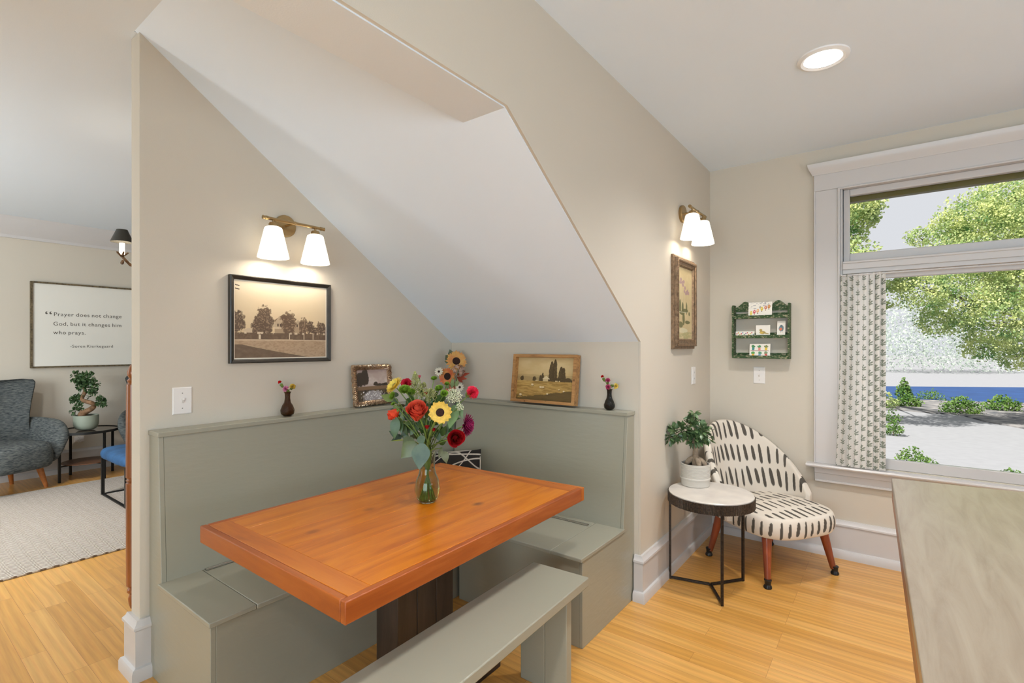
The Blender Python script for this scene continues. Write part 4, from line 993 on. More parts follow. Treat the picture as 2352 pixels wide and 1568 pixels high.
d=dirn(.45,-.55,.6); c=cq(906,885,2.01); flower('chrysanthemum','yellow daisy chrysanthemum facing up-left, top left of the table vase','flower',c,lambda m:daisy(m,c,d,.042,22,.20,4,.2,.04,7,.2),PM('lemon_petals',(240,214,96)),d=d,rad=.0022,leaves=1,center=(.012,PM('ochre_disc',(150,130,50)),.006))
d=dirn(.3,.1,.9); c=cq(933,882,2.02); flower('carnation','crimson-pink carnation beside the yellow one, top left of the table vase','flower',c,lambda m:carnation(m,c,d,.032,8,70),PM('crimson_petals',(214,44,70)),d=d,calyx=.02,rad=.002)
c2=cq(983,934,2.02); flower('carnation','small red carnation half hidden behind the sunflower','flower',c2,lambda m:carnation(m,c2,dirn(1,-.1,.1),.018,9,40),PM('red_petals',(168,18,26)),d=dirn(1,-.1,.1),rad=.002)
M_btn=PM('lime_petals',(140,176,62),.2)
bt_=[(930,897,.026,1.94,.1,.8,'large lime button chrysanthemum, front left of the table vase'),(903,909,.017,1.95,-.6,.3,'small lime button chrysanthemum at the left edge of the table vase'),(945,901,.019,1.97,.2,.8,'lime button chrysanthemum between the crimson carnation and the coral rose'),(997,870,.014,2.02,0,1,'small lime button flower standing high, right of the feathery goldenrod'),(1009,893,.019,1.98,-.2,.8,'lime button chrysanthemum in the middle, above the sunflower'),(1020,904,.017,1.95,.1,.4,'round lime button chrysanthemum directly above the sunflower, its right side'),(1027,882,.012,2.02,.1,.8,'small lime button flower below the corner arrangement'),(903,928,.009,1.94,-.2,.6,'tiny yellow-green button bud above the hanging orange rose')]
for i,(u,v,r_,dd,a,b,lb) in enumerate(bt_):
    c=cq(u,v,dd); dr=dirn(.5,a,b); flower('chrysanthemum',lb,'flower',c,(lambda c,dr,r_,i:lambda m:mum(m,c,dr,r_*.95,230,.30,20+i,1.7,1,.5))(c,dr,r_,i),M_btn,group='lime button flowers in the table vase',d=dr,rad=.0016)
for u,v,r_,dd,lb in ((979,903,.008,1.98,'tiny red bud between the goldenrod sprays'),(981,981,.010,1.93,'red spray rosebud below the sunflower on its left'),(996,987,.009,1.95,'red spray rosebud directly below the sunflower'),(963,865,.008,2.03,'tiny pink bud beside the tallest goldenrod spray')):
    c=cq(u,v,dd); flower('rosebud',lb,'flower',c,(lambda c,r_:lambda m:rose(m,c,dirn(.3,0,1),r_,4,31))(c,r_),PM('pink_bud',(220,110,130)) if u==963 else PM('red_petals',(168,18,26)),d=dirn(.3,0,1),calyx=r_,rad=.0014)
def plume(mb,p,q,r,n,seed,sz=.0015,lean=.9):
    rr=random.Random(seed); p,q=Vector(p),Vector(q); ax=(q-p); L_=ax.length; ax.normalize()
    for k in range(n):
        t=rr.random(); s=p+ax*L_*t; v=rv(rr); v-=ax*v.dot(ax); v.normalize(); rad=r*(1-t)**.7*rr.random()**.5
        e=s+v*rad+ax*rad*lean; mb.ball(tuple(e),sz*rr.uniform(.7,1.3),5,(1,1,1.5))
        if k%3==0: mb.tube([tuple(s),tuple(e)],.0004,3,cap=False)
    return mb
M_gold=PM('goldenrod_florets',(172,176,110),.3)
for (u0,v0,u1,v1,dd,r_,n,lb) in ((958,926,953,853,1.98,.034,520,'tall feathery goldenrod spray rising behind the coral rose'),(985,928,990,893,1.97,.038,420,'low feathery goldenrod spray in the middle of the table vase'),(968,915,974,878,2.03,.03,260,'short goldenrod spray behind the tallest one')):
    p=cq(u0,v0,dd); q=cq(u1,v1,dd+.01); flower('goldenrod',lb,'flower',p,(lambda p,q,r_,n,u0:lambda m:plume(m,p,q,r_,n,int(u0)))(p,q,r_,n,u0),M_gold,rad=.0016,group='goldenrod sprays')
def umbel(mb,c,d,r,n,seed):
    rr=random.Random(seed); R=Matrix.Translation(c)@frame_axes(d); b=R@Vector((0,0,-r*.7))
    for k in range(n):
        a=k*2.39996; q=math.sqrt((k+.5)/n)*r; e=R@Vector((q*math.cos(a),q*math.sin(a),r*.15-q*q/r*.25+rr.uniform(-.1,.1)*r))
        if k%2==0: mb.tube([tuple(b),tuple(e)],.0004,3,cap=False)
        for j in range(4): mb.ball(tuple(e+rv(rr)*.0028),.0019,5)
    return mb
for (u,v,r_,dd,lb) in ((1042,908,.034,1.97,'cream lace flower cluster between the sunflower and the hot pink carnation'),(1056,934,.016,1.95,'small white floret cluster below the cream lace flower')):
    c=cq(u,v,dd); dr=dirn(.7,.3,.6); flower('lace_flower',lb,'flower',c,(lambda c,dr,r_,u:lambda m:umbel(m,c,dr,r_,90 if r_>.02 else 22,int(u)))(c,dr,r_,u),PM('cream_florets',(222,222,190),.08),d=dr,rad=.0016)
# leafy branches of the bouquet
def branch(label,leaves,mm,tip,cat='leaf branch'):
    tip=Vector(tip); pts,base=stem_path(tip); t=E('leafy_stem',label,cat,base,group='leafy stems in the table vase'); stalk(t,pts,.002)
    for (u0,v0,u1,v1,dd,wd,curl,nz) in leaves:
        p=cq(u0,v0,dd); q=cq(u1,v1,dd-.02); m=MB(); leaf(m,p,q-p,nz,(q-p).length,wd,curl,.12,9,.95)
        O('leaf',m,mm,t,world=True,smooth=True)
F1=tuple(toC)
branch('leafy stem with a long leaf reaching left toward the ornate picture frame',[(903,918,875,906,1.96,.032,-.1,F1),(905,930,925,958,1.99,.026,.2,F1)],mat('pale_leaf',(112,132,76),.45,var=(18,.15),transl=.2),cq(903,920,1.97))
branch('leafy stem with dark leaves hanging below the orange-red rose',[(910,958,904,1008,1.95,.040,.15,F1),(918,962,921,995,1.97,.026,.15,F1),(922,968,933,1000,1.99,.024,.3,F1)],M_gl,cq(912,958,1.97))
branch('leafy stem with one yellow-green leaf pointing left',[(929,1010,895,1015,1.94,.028,-.05,(0,0,1)),(930,1012,948,1032,1.97,.03,.1,F1)],M_gy,cq(930,1010,1.96))
branch('leafy stem with a big dark olive leaf in front, low left of the table vase',[(955,1016,921,1052,1.90,.062,.12,F1),(948,1005,925,1030,1.95,.05,.1,F1)],mat('olive_leaf',(76,88,52),.42,var=(16,(98,112,66)),transl=.1,coat=.2),cq(953,1014,1.93))
branch('leafy stem with a big blue-green leaf hanging in front of the vase neck',[(970,1018,962,1078,1.88,.070,.05,F1),(966,1000,970,1022,1.90,.034,.05,F1)],M_gl2,cq(970,1014,1.92))
branch('leafy stem with tall ribbed leaves to the right of the sunflower',[(1046,930,1032,985,1.96,.046,-.1,F1),(1050,925,1062,960,1.98,.030,.1,F1),(1040,965,1022,1000,2.0,.03,.1,F1)],mat('ribbed_leaf',(74,106,56),.42,var=(16,(106,134,82)),transl=.15),cq(1046,932,1.98))
branch('leafy stem drooping over the right side of the vase neck',[(1021,1036,1024,1062,1.96,.032,.35,F1),(1015,1030,1008,1050,1.98,.02,.3,F1)],mat('drab_leaf',(96,100,66),.45,var=(20,(128,134,98)),transl=.1),cq(1016,1028,1.98))
branch('leafy stem of dark filler leaves in the heart of the bouquet',[(960,970,942,1000,2.0,.034,.1,F1),(975,960,985,1000,2.01,.034,.1,F1),(1000,985,1012,1015,2.0,.03,.1,F1),(940,935,925,960,2.02,.03,.1,F1),(995,920,1000,955,2.04,.034,.1,F1),(935,915,950,940,2.03,.03,.1,F1),(1030,945,1040,975,2.03,.034,.1,F1),(925,985,938,1020,2.02,.028,.2,F1),(985,1000,975,1035,2.01,.03,.2,F1)],M_gl,cq(975,965,2.02))
branch('leafy stem of small dark leaves low between the stems',[(950,985,935,975,1.99,.024,.1,F1),(1005,1000,1020,985,2.0,.024,.1,F1),(965,1010,950,990,2.02,.024,.1,F1),(1010,1020,1025,1010,2.0,.022,.1,F1),(990,965,1005,975,2.03,.03,.1,F1),(920,935,912,955,2.02,.026,.1,F1)],M_gl,cq(985,985,2.03))

fr_=random.Random(21)
for nm,(ua,ub,va,vb) in (('leafy stem of dark filler leaves in the left half of the bouquet',(912,960,905,1010)),('leafy stem of dark filler leaves in the right half of the bouquet',(985,1045,905,1015)),('leafy stem of dark filler leaves behind the coral rose',(930,1000,900,990))):
    L2=[]
    for i in range(24):
        u=fr_.uniform(ua,ub); v=fr_.uniform(va,vb); sd_=(u-981)/60; a=math.atan2(1.0,sd_*1.4)+fr_.uniform(-.7,.7); ln=fr_.uniform(18,30)
        L2.append((u,v,u+math.cos(a)*ln*fr_.choice((1,1,.6)),v-math.sin(a)*ln*fr_.choice((1,-.6,.7)),fr_.uniform(1.97,2.05),fr_.uniform(.016,.026),fr_.uniform(0,.3),(toC+rv(fr_)*.8)))
    branch(nm,L2,(M_gl,M_gl2,M_gl)[len(nm)%3],cq((ua+ub)/2,(va+vb)/2+10,2.02))
# ------------------------------------------------------------------ bud vases on the ledges
def budvase(label,c,h,rb_,rn,col,blooms,cat='vase'):
    t=vase('bud_vase',label,c,prof_s([(rb_*.5,0),(rb_*.93,h*.10),(rb_,h*.24),(rb_*.80,h*.40),(rn*1.15,h*.58),(rn*.95,h*.75),(rn,h*.93),(rn*1.35,h)],26),.002,col,1.35,.03,30,1)
    return t
v1=Vector((-2.412,1.3263,LZ+.0008)); v2=Vector((-1.228,2.523,LZ+.0008))
budvase('amber dimpled glass bud vase on the left ledge below the framed photograph',v1,.122,.034,.0135,(150,112,58),None)
budvase('smoky dark glass bud vase at the right end of the back ledge',v2,.114,.031,.0135,(92,86,74),None)
def small(name,label,base,hgt,c,build,mm,d,calyx):
    t=E(name,label,'flower',base+Vector((0,0,.012))); c=Vector(c); nk=base+Vector((0,0,hgt*.9))
    stalk(t,[tuple(base+Vector((0,0,.012))),tuple(nk)]+bez(nk+Vector((0,0,hgt*.1)),nk+Vector((0,0,hgt*.1))*.9+(c-nk)*.5,c,5),.0014)
    O('bloom',build(MB()),mm,t,world=True,smooth=True,fix=False); dn=Vector(d).normalized()
    R=Matrix.Translation(c-dn*calyx*.9)@frame_axes(dn); O('calyx',MB().lathe([(.001,-calyx),(calyx*.4,-calyx*.7),(calyx*.5,calyx*.3),(.001,calyx*.4)],12).xf(R),M_stem,t,world=True,smooth=60)
M_pk=PM('light_pink_petals',(226,150,186)); M_pk2=PM('rose_pink_petals',(206,84,130)); M_yl=PM('soft_yellow_petals',(234,206,96)); M_rd=PM('bright_red_petals',(214,36,34))
for i,(vb,h,dd,us) in enumerate(((v1,.122,2.50,((643,878),(657,893),(672,888))),(v2,.114,2.745,((1384,865),(1397,889),(1413,886))))):
    wh=('amber','left ledge') if i==0 else ('smoky','back ledge')
    d_=dirn(.2,-.45,.9); c=at(us[0][0],us[0][1],dd); small('carnation','red half-open carnation bud in the %s bud vase'%wh[0],vb,h,c,(lambda c,d_:lambda m:carnation(m,c,d_,.013,41,30))(c,d_),M_rd,d_,.016)
    d_=dirn(.6,-.3,.6); c=at(us[1][0],us[1][1],dd-.01); small('carnation','pink carnation in the %s bud vase'%wh[0],vb,h,c,(lambda c,d_:lambda m:carnation(m,c,d_,.022,42,46))(c,d_),M_pk if i==0 else M_pk2,d_,.014)
    d_=dirn(.5,.5,.5) if i==0 else dirn(.3,1,-.1); c=at(us[2][0],us[2][1],dd-.005); small('carnation','yellow carnation in the %s bud vase'%wh[0],vb,h,c,(lambda c,d_:lambda m:carnation(m,c,d_,.022,43,46))(c,d_),M_yl,d_,.014)
    if i==1:
        c=at(1396,874,dd); d_=dirn(.4,0,.9); small('carnation','darker pink carnation standing behind the pink one in the smoky bud vase',vb,h,c,(lambda c,d_:lambda m:carnation(m,c,d_,.020,44,46))(c,d_),M_pk2,d_,.014)

# artificial stems standing in the corner of the ledge
CB=Vector((-2.385,2.500,LZ))
def afl(name,label,cat,c,build,mm,d,center=None):
    global CB
    c=Vector(c); b=CB+Vector((srnd.uniform(-.012,.012),srnd.uniform(-.012,.012),.001)); t=E(name,label,cat,b); stalk(t,bez(b,b+Vector((0,0,(c.z-b.z)*.6)),c,8),.0025)
    O('bloom' if 'leaf' not in name else 'leaves',build(MB()),mm,t,world=True,smooth=True,fix=False)
    if center:
        R=Matrix.Translation(c)@frame_axes(d); O('flower_center',MB().lathe([(.001,-.002),(center[0],-.001),(center[0]*.96,center[1]*.6),(center[0]*.6,center[1]),(.001,center[1]*.9)],24).xf(R),M_disc,t,world=True,smooth=60)
M_pe=mat('peach_petals',(226,160,92),.7,var=(25,(214,112,72)),transl=.15)
M_pe2=mat('gold_petals',(228,186,104),.7,var=(25,(220,142,84)),transl=.15)
d=dirn(1,.25,.35); c=at(1048,829,3.32); afl('artificial_sunflower','upper peach-gold sunflower of the artificial bunch in the nook corner','artificial flower',c,lambda m:daisy(m,c,d,.072,20,.21,2,.15,.10,51,.30),M_pe2,d,(.026,.010))
d2=dirn(1,-.35,.1); c3=at(1028,864,3.30); afl('artificial_sunflower','lower orange-red sunflower of the artificial bunch in the nook corner','artificial flower',c3,lambda m:daisy(m,c3,d2,.062,20,.26,2,.15,.12,52,.30),M_pe,d2,(.024,.010))
M_wh=mat('white_petals',(226,220,200),.6,transl=.15)
for u,v,lb in ((1008,853,'white artificial daisy left of the lower sunflower, nook corner'),(1056,889,'white artificial daisy low on the right side of the corner bunch')):
    d3=dirn(1,-.2,.1); c4=at(u,v,3.27); afl('artificial_daisy',lb,'artificial flower',c4,(lambda c4,d3:lambda m:daisy(m,c4,d3,.031,12,.34,1,.15,.08,53,.22))(c4,d3),M_wh,d3,(.008,.004))
c5=at(1053,851,3.27)
def hyd(m):
    rr=random.Random(5)
    for k in range(46):
        v=rv(rr).normalized(); p=c5+v*.038; R=Matrix.Translation(p)@frame_axes(v)
        for j in range(4): petal(m,R,j*PI/2+rr.random(),.001,.012,.011,0,.002,.1,3,.4)
    return m
afl('artificial_hydrangea','dusty pink artificial hydrangea below the upper sunflower','artificial flower',c5,hyd,mat('dusty_petals',(176,148,132),.8,var=(50,.2)),dirn(1,0,0))
c6=at(1036,889,3.30); 
def peach(m):
    rr=random.Random(8)
    for k in range(16):
        p=c6+rv(rr)*.035; v=rv(rr)+toC; R=Matrix.Translation(p)@frame_axes(v)
        for j in range(5): petal(m,R,j*2*PI/5,.002,.020,.018,0,.006,.1,4,.4)
    return m
afl('artificial_blossom','peach artificial blossom cluster at the bottom of the corner bunch','artificial flower',c6,peach,mat('peach_blossom',(208,146,116),.75,var=(30,.2)),dirn(1,0,0))
def lset(seq,wd,nz):
    def f(m):
        for (u0,v0,u1,v1,dd) in seq:
            p=at(u0,v0,dd); q=at(u1,v1,dd-.03); leaf(m,p,q-p,nz,(q-p).length,wd,.1,.15,7)
        return m
    return f
afl('artificial_leaf_stem','red maple-like artificial leaves sticking out to the right of the corner bunch','artificial leaf',at(1050,864,3.36),lset([(1050,864,1078,857,3.36),(1050,866,1072,870,3.36),(1050,864,1068,852,3.38),(1052,866,1062,878,3.36)],.028,F1),mat('rust_leaf',(176,76,52),.6,var=(20,.2)),dirn(1,0,0))
afl('artificial_leaf_stem','grey-green artificial leaves at the very top of the corner bunch','artificial leaf',at(1040,820,3.36),lset([(1040,824,1033,803,3.38),(1040,822,1055,808,3.38),(1034,826,1024,816,3.38),(1036,828,1022,830,3.38),(1050,820,1066,822,3.40)],.052,F1),mat('sage_leaf',(104,118,92),.6,var=(20,.2)),dirn(1,0,0))
afl('artificial_leaf_stem','small green artificial leaves in the lower middle of the corner bunch','artificial leaf',at(1040,884,3.30),lset([(1038,890,1040,868,3.28),(1046,888,1052,872,3.28),(1030,892,1022,880,3.28)],.026,F1),mat('fern_leaf',(132,150,100),.6,var=(20,.2)),dirn(1,0,0))

# ------------------------------------------------------------------ living room beyond the partition
M_wool=mat('heathered_blue_grey',(48,54,58),.95,var=(55,(106,109,106),(.6,.6,3)),bump=(220,.35))
def section(x_of,zs): return None
def wing_chair():
    t=E('wing_armchair','blue-grey heathered wing armchair on tapered wooden legs, at the left edge of the photo','armchair',(-6.645,.826,0),math.atan2(-.91,.41))
    rings=[]
    for i in range(15):
        q=i/14; z=.30+.735*q; w_=.295+.135*max(0,(q-.38)/.62)**1.25+.03*(1-q)**2; th=.10*(1-.35*q); y0=-.17-.13*q
        if q>.93: w_-=.03; th*=.55
        r=[]
        for k in range(13):
            a=k/12*2-1; r.append((w_*a*(1+.0*abs(a)),y0+.16*abs(a)**3+th*.5*math.sqrt(max(0,1-a**6)),z+.03*(1-a*a)*-q+.03*q*abs(a)))
        for k in range(13):
            a=1-k/12*2; r.append((w_*a*1.02,y0+.16*abs(a)**3-th*.6*math.sqrt(max(0,1-a**6))-.002,z+.03*(1-a*a)*-q+.03*q*abs(a)))
        rings.append(r)
    b=O('backrest',MB().loft(rings),M_wool,t,smooth=60,subs=1)
    for z in (.56,.70,.84):
        for x in (-.13,.0,.13): O('button',MB().ball((x,-.17-.13*((z-.3)/.735)+.05*.9-.03*0,z),.012,8,(1,.5,1)),M_wool,b)
    for s in (-1,1):
        rg=[]
        for i in range(11):
            q=i/10; y=-.27+.60*q; top=.66-.05*q+.03*math.sin(q*PI)-(.10*max(0,(q-.8)/.2)**2); o=.03*math.sin(q*PI*.7)+.005*q; sh=1-.35*max(0,(q-.85)/.15)**2
            P=[(.27,.24),(.315,.22),(.365,.33),(.40+o*.7,.47),(.405+o,top-.06),(.375+o,top),(.325+o,top-.02),(.295+o*.4,top-.12),(.275,.40)]
            zc=.44; rg.append([(s*((x-.34)*sh+.34),y+(.03*(z-.3) if q>.5 else 0),(z-zc)*sh+zc) for x,z in P])
        O('arm',MB().loft(rg),M_wool,t,smooth=60,subs=2)
    rg=[]
    for k,z in ((.90,.205),(1,.235),(1.02,.30),(1.0,.40),(.93,.445),(.7,.462),(.35,.468)):
        rg.append([((abs(math.cos(a))**.5)*math.copysign(1,math.cos(a))*.295*k,.06+(abs(math.sin(a))**.55)*math.copysign(1,math.sin(a))*.325*k,z) for a in [2*PI*j/28 for j in range(28)]])
    O('seat',MB().loft(rg),M_wool,t,smooth=60,subs=1)
    M_l=mat('honey_leg',(176,108,56),.4,var=(30,.2))
    for sx in (-1,1):
        for sy in (-.22,.22):
            O('leg',MB().tube([(sx*.215,sy*.85,.235),(sx*.262,sy*1.02,.0)],[.030,.015],14),M_l,t)
    return t
wc=wing_chair()
w2=copy_tree(wc); w2.location=(-6.63,2.21,0); w2.rotation_euler=(0,0,math.atan2(-.93,-.37)); w2['label']='second blue-grey wing armchair, mostly hidden behind the partition, right of the round black table'
for o in (wc,w2): o['group']='living room wing armchairs'
def beta():pass
M_blk=mat('satin_black_steel',(30,29,28),.4,.3)
TC=Vector((-6.72,1.505,0)); rt=E('round_side_table','round black side table with a glass top and lower shelf, between the two wing armchairs','side table',TC)
O('top_rim',MB().lathe([(.26,.478),(.27,.478),(.27,.502),(.26,.502)],56,cap=False).loft([[(.26*math.cos(2*PI*j/56),.26*math.sin(2*PI*j/56),z) for j in range(56)] for z in (.502,.478)],cap=False),M_blk,rt)
O('glass_top',MB().lathe([(.001,.488),(.259,.488),(.259,.495),(.001,.495)],56),mat('smoked_glass',(86,76,66),.08,spec=.8),rt)
O('lower_shelf',MB().lathe([(.001,.165),(.205,.165),(.205,.172),(.001,.172)],48),mat('walnut_shelf',(112,74,50),.4,var=(12,.25,(1,8,1))),rt)
for k in range(4):
    a=.35+k*PI/2; m=MB(); m.box(-.009,.009,-.009,.009,0,.479).xf(Matrix.Translation((.252*math.cos(a),.252*math.sin(a),0))@Matrix.Rotation(a,4,'Z')); O('leg',m,M_blk,rt)
m=MB()
for k in range(2): m.join(MB().box(-.245,.245,-.006,.006,.152+.0*k,.1645).xf(Matrix.Rotation(.35+k*PI/2,4,'Z')))
O('cross_brace',m,M_blk,rt)
# bonsai
BP=Vector((-6.70,1.492,.503)); bo=E('bonsai','bonsai with a curved trunk in a grey-green bowl on the round black side table','potted plant',BP)
O('bowl',MB().lathe([(.001,0),(.068,0),(.092,.018),(.103,.05),(.105,.09),(.105,.150),(.098,.150),(.097,.125),(.001,.125)],44),mat('celadon_bowl',(150,158,142),.45),bo,smooth=40)
O('soil',MB().lathe([(.001,.1255),(.0965,.1255),(.08,.138),(.001,.142)],24),M_soil,bo)
def bq_(u,v,k=0): return at(u,v,5.22+k)-BP
o=O('trunk',MB().tube([tuple(bq_(188,957)),tuple(bq_(187,950)),tuple(bq_(195,946,.03)),tuple(bq_(211,939,.05)),tuple(bq_(219,930,.02)),tuple(bq_(209,923,-.03)),tuple(bq_(188,921,-.05)),tuple(bq_(187,913,0)),tuple(bq_(195,903,.03)),tuple(bq_(196,893,0)),tuple(bq_(188,885,0))],[.042,.038,.030,.028,.026,.024,.020,.018,.020,.015,.010],12).tube([tuple(bq_(190,945)),tuple(bq_(178,938))],[.010,.005],8).tube([tuple(bq_(219,930)),tuple(bq_(228,924))],[.014,.006],8),M_bark2,bo,smooth=60,subs=1)
lf=MB(); rnd=random.Random(9)
for u,v,rx,rz,n in ((176,866,.060,.050,80),(190,872,.07,.065,130),(205,868,.06,.06,100),(188,884,.07,.045,90),(207,890,.07,.045,90),(217,898,.035,.03,30),(222,880,.03,.03,16),(176,914,.05,.028,60),(166,918,.03,.02,26),(186,917,.035,.03,30),(231,922,.055,.040,80),(240,925,.025,.03,24),(180,934,.045,.03,44),(167,944,.025,.025,20),(206,912,.012,.01,4)):
    for i in range(int(n*1.25)):
        q=rv(rnd); p=bq_(u,v)+rgt*(q.x*rx)+UPV*(q.z*rz)+toC*(q.y*rx*.9); leaf(lf,p,(q+rv(rnd)*.5).normalized(),(0,0,1) if rnd.random()<.5 else rv(rnd),rnd.uniform(.026,.040),rnd.uniform(.016,.024),.15,.2)
O('foliage',lf,M_leafl,bo,smooth=True)
# blue upholstered bench on a black sled frame
ot=E('ottoman','low blue upholstered stool on a black sled frame, cut off by the partition','stool',(-5.42,1.70,0))
rg=[]
for k,z in ((.93,.345),(1,.36),(1.01,.40),(.98,.430),(.90,.447),(.6,.456),(.3,.452)):
    rg.append([((abs(math.cos(a))**.32)*math.copysign(1,math.cos(a))*.40*k,(abs(math.sin(a))**.32)*math.copysign(1,math.sin(a))*.335*k,z) for a in [2*PI*j/48 for j in range(48)]])
O('cushion',MB().loft(rg),mat('blue_velvet',(40,80,120),.7,var=(7,.3),bump=(30,.3)),ot,smooth=60,subs=1)
for x in (-.335,.315):
    m=MB(); 
    for y in (-.30,.30): m.box(x-.012,x+.012,y-.012,y+.012,.0,.348)
    m.box(x-.0119,x+.0119,-.2999,.2999,.0,.023); O('sled_frame',m,M_blk,ot)
m=MB()
for y in (-.30,.30): m.box(-.322,.302,y-.0115,y+.0115,.0005,.0225); 
O('floor_rail',MB().box(-.322,.302,-.3115,-.2885,.0005,.0225),M_blk,ot); O('floor_rail',MB().box(-.322,.302,.2885,.3115,.0005,.0225),M_blk,ot)
# woven rug
def rugmat():
    m=bpy.data.materials.new('woven_rug'); m.use_nodes=True; nt=m.node_tree; N=nt.nodes; K=nt.links; p=N['Principled BSDF']; p.inputs['Roughness'].default_value=.95
    tc=N.new('ShaderNodeTexCoord'); sx=N.new('ShaderNodeSeparateXYZ'); K.new(tc.outputs['Object'],sx.inputs[0])
    def mt(op,a,b=None,c=None):
        n=N.new('ShaderNodeMath'); n.operation=op
        for i,v in enumerate((a,b,c)):
            if v is None: continue
            if isinstance(v,(int,float)): n.inputs[i].default_value=v
            else: K.new(v,n.inputs[i])
        return n.outputs[0]
    nz=N.new('ShaderNodeTexNoise'); nz.inputs['Scale'].default_value=9; K.new(tc.outputs['Object'],nz.inputs['Vector'])
    wob=mt('MULTIPLY',nz.outputs['Fac'],.5)
    zig=mt('MULTIPLY',mt('SINE',mt('MULTIPLY',sx.outputs['Y'],2*PI/.062)),.30)
    ph=mt('ADD',mt('ADD',mt('DIVIDE',sx.outputs['X'],.026),zig),wob)
    w_=mt('SINE',mt('MULTIPLY',ph,2*PI))
    cr=N.new('ShaderNodeValToRGB'); e=cr.color_ramp.elements; e[0].position=.10; e[0].color=L(120,104,88); e[1].position=.34; e[1].color=L(200,191,180)
    K.new(mt('ADD',mt('MULTIPLY',w_,.5),.5),cr.inputs[0])
    n2=N.new('ShaderNodeTexNoise'); n2.inputs['Scale'].default_value=120; K.new(tc.outputs['Object'],n2.inputs['Vector'])
    mx=N.new('ShaderNodeMix'); mx.data_type='RGBA'; mx.blend_type='OVERLAY'; mx.inputs[0].default_value=.4; K.new(cr.outputs[0],mx.inputs[6]); K.new(n2.outputs['Fac'],mx.inputs[7]); K.new(mx.outputs[2],p.inputs['Base Color'])
    b=N.new('ShaderNodeBump'); b.inputs['Strength'].default_value=.6; b.inputs['Distance'].default_value=.006; K.new(w_,b.inputs['Height']); K.new(b.outputs[0],p.inputs['Normal'])
    return m
T(O('rug',MB().box(-6.42,-4.12,-1.6,2.75,.0005,.013),rugmat(),bevel=.004),'large cream and grey woven rug with wavy rows on the living room floor','rug')
# chandelier
CHC=Vector((-3.60,1.235,0)); cl=E('chandelier','branch-shaped bronze chandelier with small black candle shades, partly hidden by the partition','chandelier',(CHC.x,CHC.y,1.86))
M_brz=mat('twig_bronze',(108,82,58),.5,.5,var=(50,.4),bump=(60,.6))
O('stem_rod',MB().tube([(0,0,.0),(0,0,ZC-1.86-.02)],.008,10).lathe([(.001,ZC-1.885),(.06,ZC-1.885),(.055,ZC-1.862),(.001,ZC-1.862)],24).ball((0,0,.0),.03,10),M_brz,cl)
a0=math.atan2(.98-1.235,-3.65+3.60)
for k in range(6):
    a=a0+k*PI/3; R_=.26; ca_,sa=math.cos(a),math.sin(a); dz=0 if k%2==0 else -.02
    arm=MB().tube([(0,0,.0),(R_*.5*ca_,R_*.5*sa,-.03),(R_*.85*ca_,R_*.85*sa,.0+dz),(R_*ca_,R_*sa,.045+dz)],[.011,.009,.009,.007],8)
    arm.tube([(R_*ca_-.05*sa,R_*sa+.05*ca_,.012+dz),(R_*ca_,R_*sa,.006+dz),(R_*ca_+.05*sa,R_*sa-.05*ca_,.016+dz)],[.007,.009,.006],7)
    for q in range(5):
        b=q*2*PI/5; arm.tube([(R_*ca_,R_*sa,.045+dz),(R_*ca_+.030*math.cos(b),R_*sa+.030*math.sin(b),.070+dz)],[.007,.004],6)
    am=O('branch_arm',arm,M_brz,cl,smooth=50)
    O('candle_tube',MB().lathe([(.001,.055+dz),(.0135,.055+dz),(.0135,.125+dz),(.001,.125+dz)],16,(R_*ca_,R_*sa,0)),mat('candle_glow',(255,250,236),.5,emit=((255,246,226),1.4)),am)
    O('candle_shade',MB().lathe([(.027,.205+dz),(.058,.130+dz),(.0568,.130+dz),(.0262,.2048+dz)],28,(R_*ca_,R_*sa,0),cap=False),mat('black_card_shade',(58,56,50),.6),am,smooth=50)
    if k<2 or k==5:
        l=bpy.data.lights.new('candle_bulb','POINT'); l.energy=.8; l.shadow_soft_size=.012; l.color=(1,.86,.68)
        o=bpy.data.objects.new('candle_bulb',l); o.location=(CHC.x+R_*ca_,CHC.y+R_*sa,1.86+.15+dz); COL.objects.link(o)
# turned spindle hanging on the partition edge
pf=[(.001,.236),(.010,.240),(.016,.262),(.019,.285),(.013,.300),(.022,.312),(.022,.322),(.016,.330),(.0245,.340)]
pf+=[(.0255,.45),(.026,.78),(.0215,.786),(.026,.792),(.0215,.800),(.026,.806),(.0255,1.05),(.024,1.205),(.018,1.212),(.023,1.222),(.014,1.232),(.020,1.243),(.022,1.258),(.014,1.282),(.004,1.297),(.001,1.298)]
sp=E('turned_spindle','tall honey-brown turned wooden spindle fixed along the left edge of the partition wall','wooden spindle',(-2.611,.740,.236))
O('spindle',MB().lathe([(r,z-.236) for r,z in pf],28),mat('honey_turned_wood',(140,80,38),.35,var=(20,.25,(1,1,.1)),coat=.3),sp,smooth=35)
for z in (.15,.90): O('bracket',MB().box(.0,.040,-.004,.004,z,z+.02),M_brass,sp)

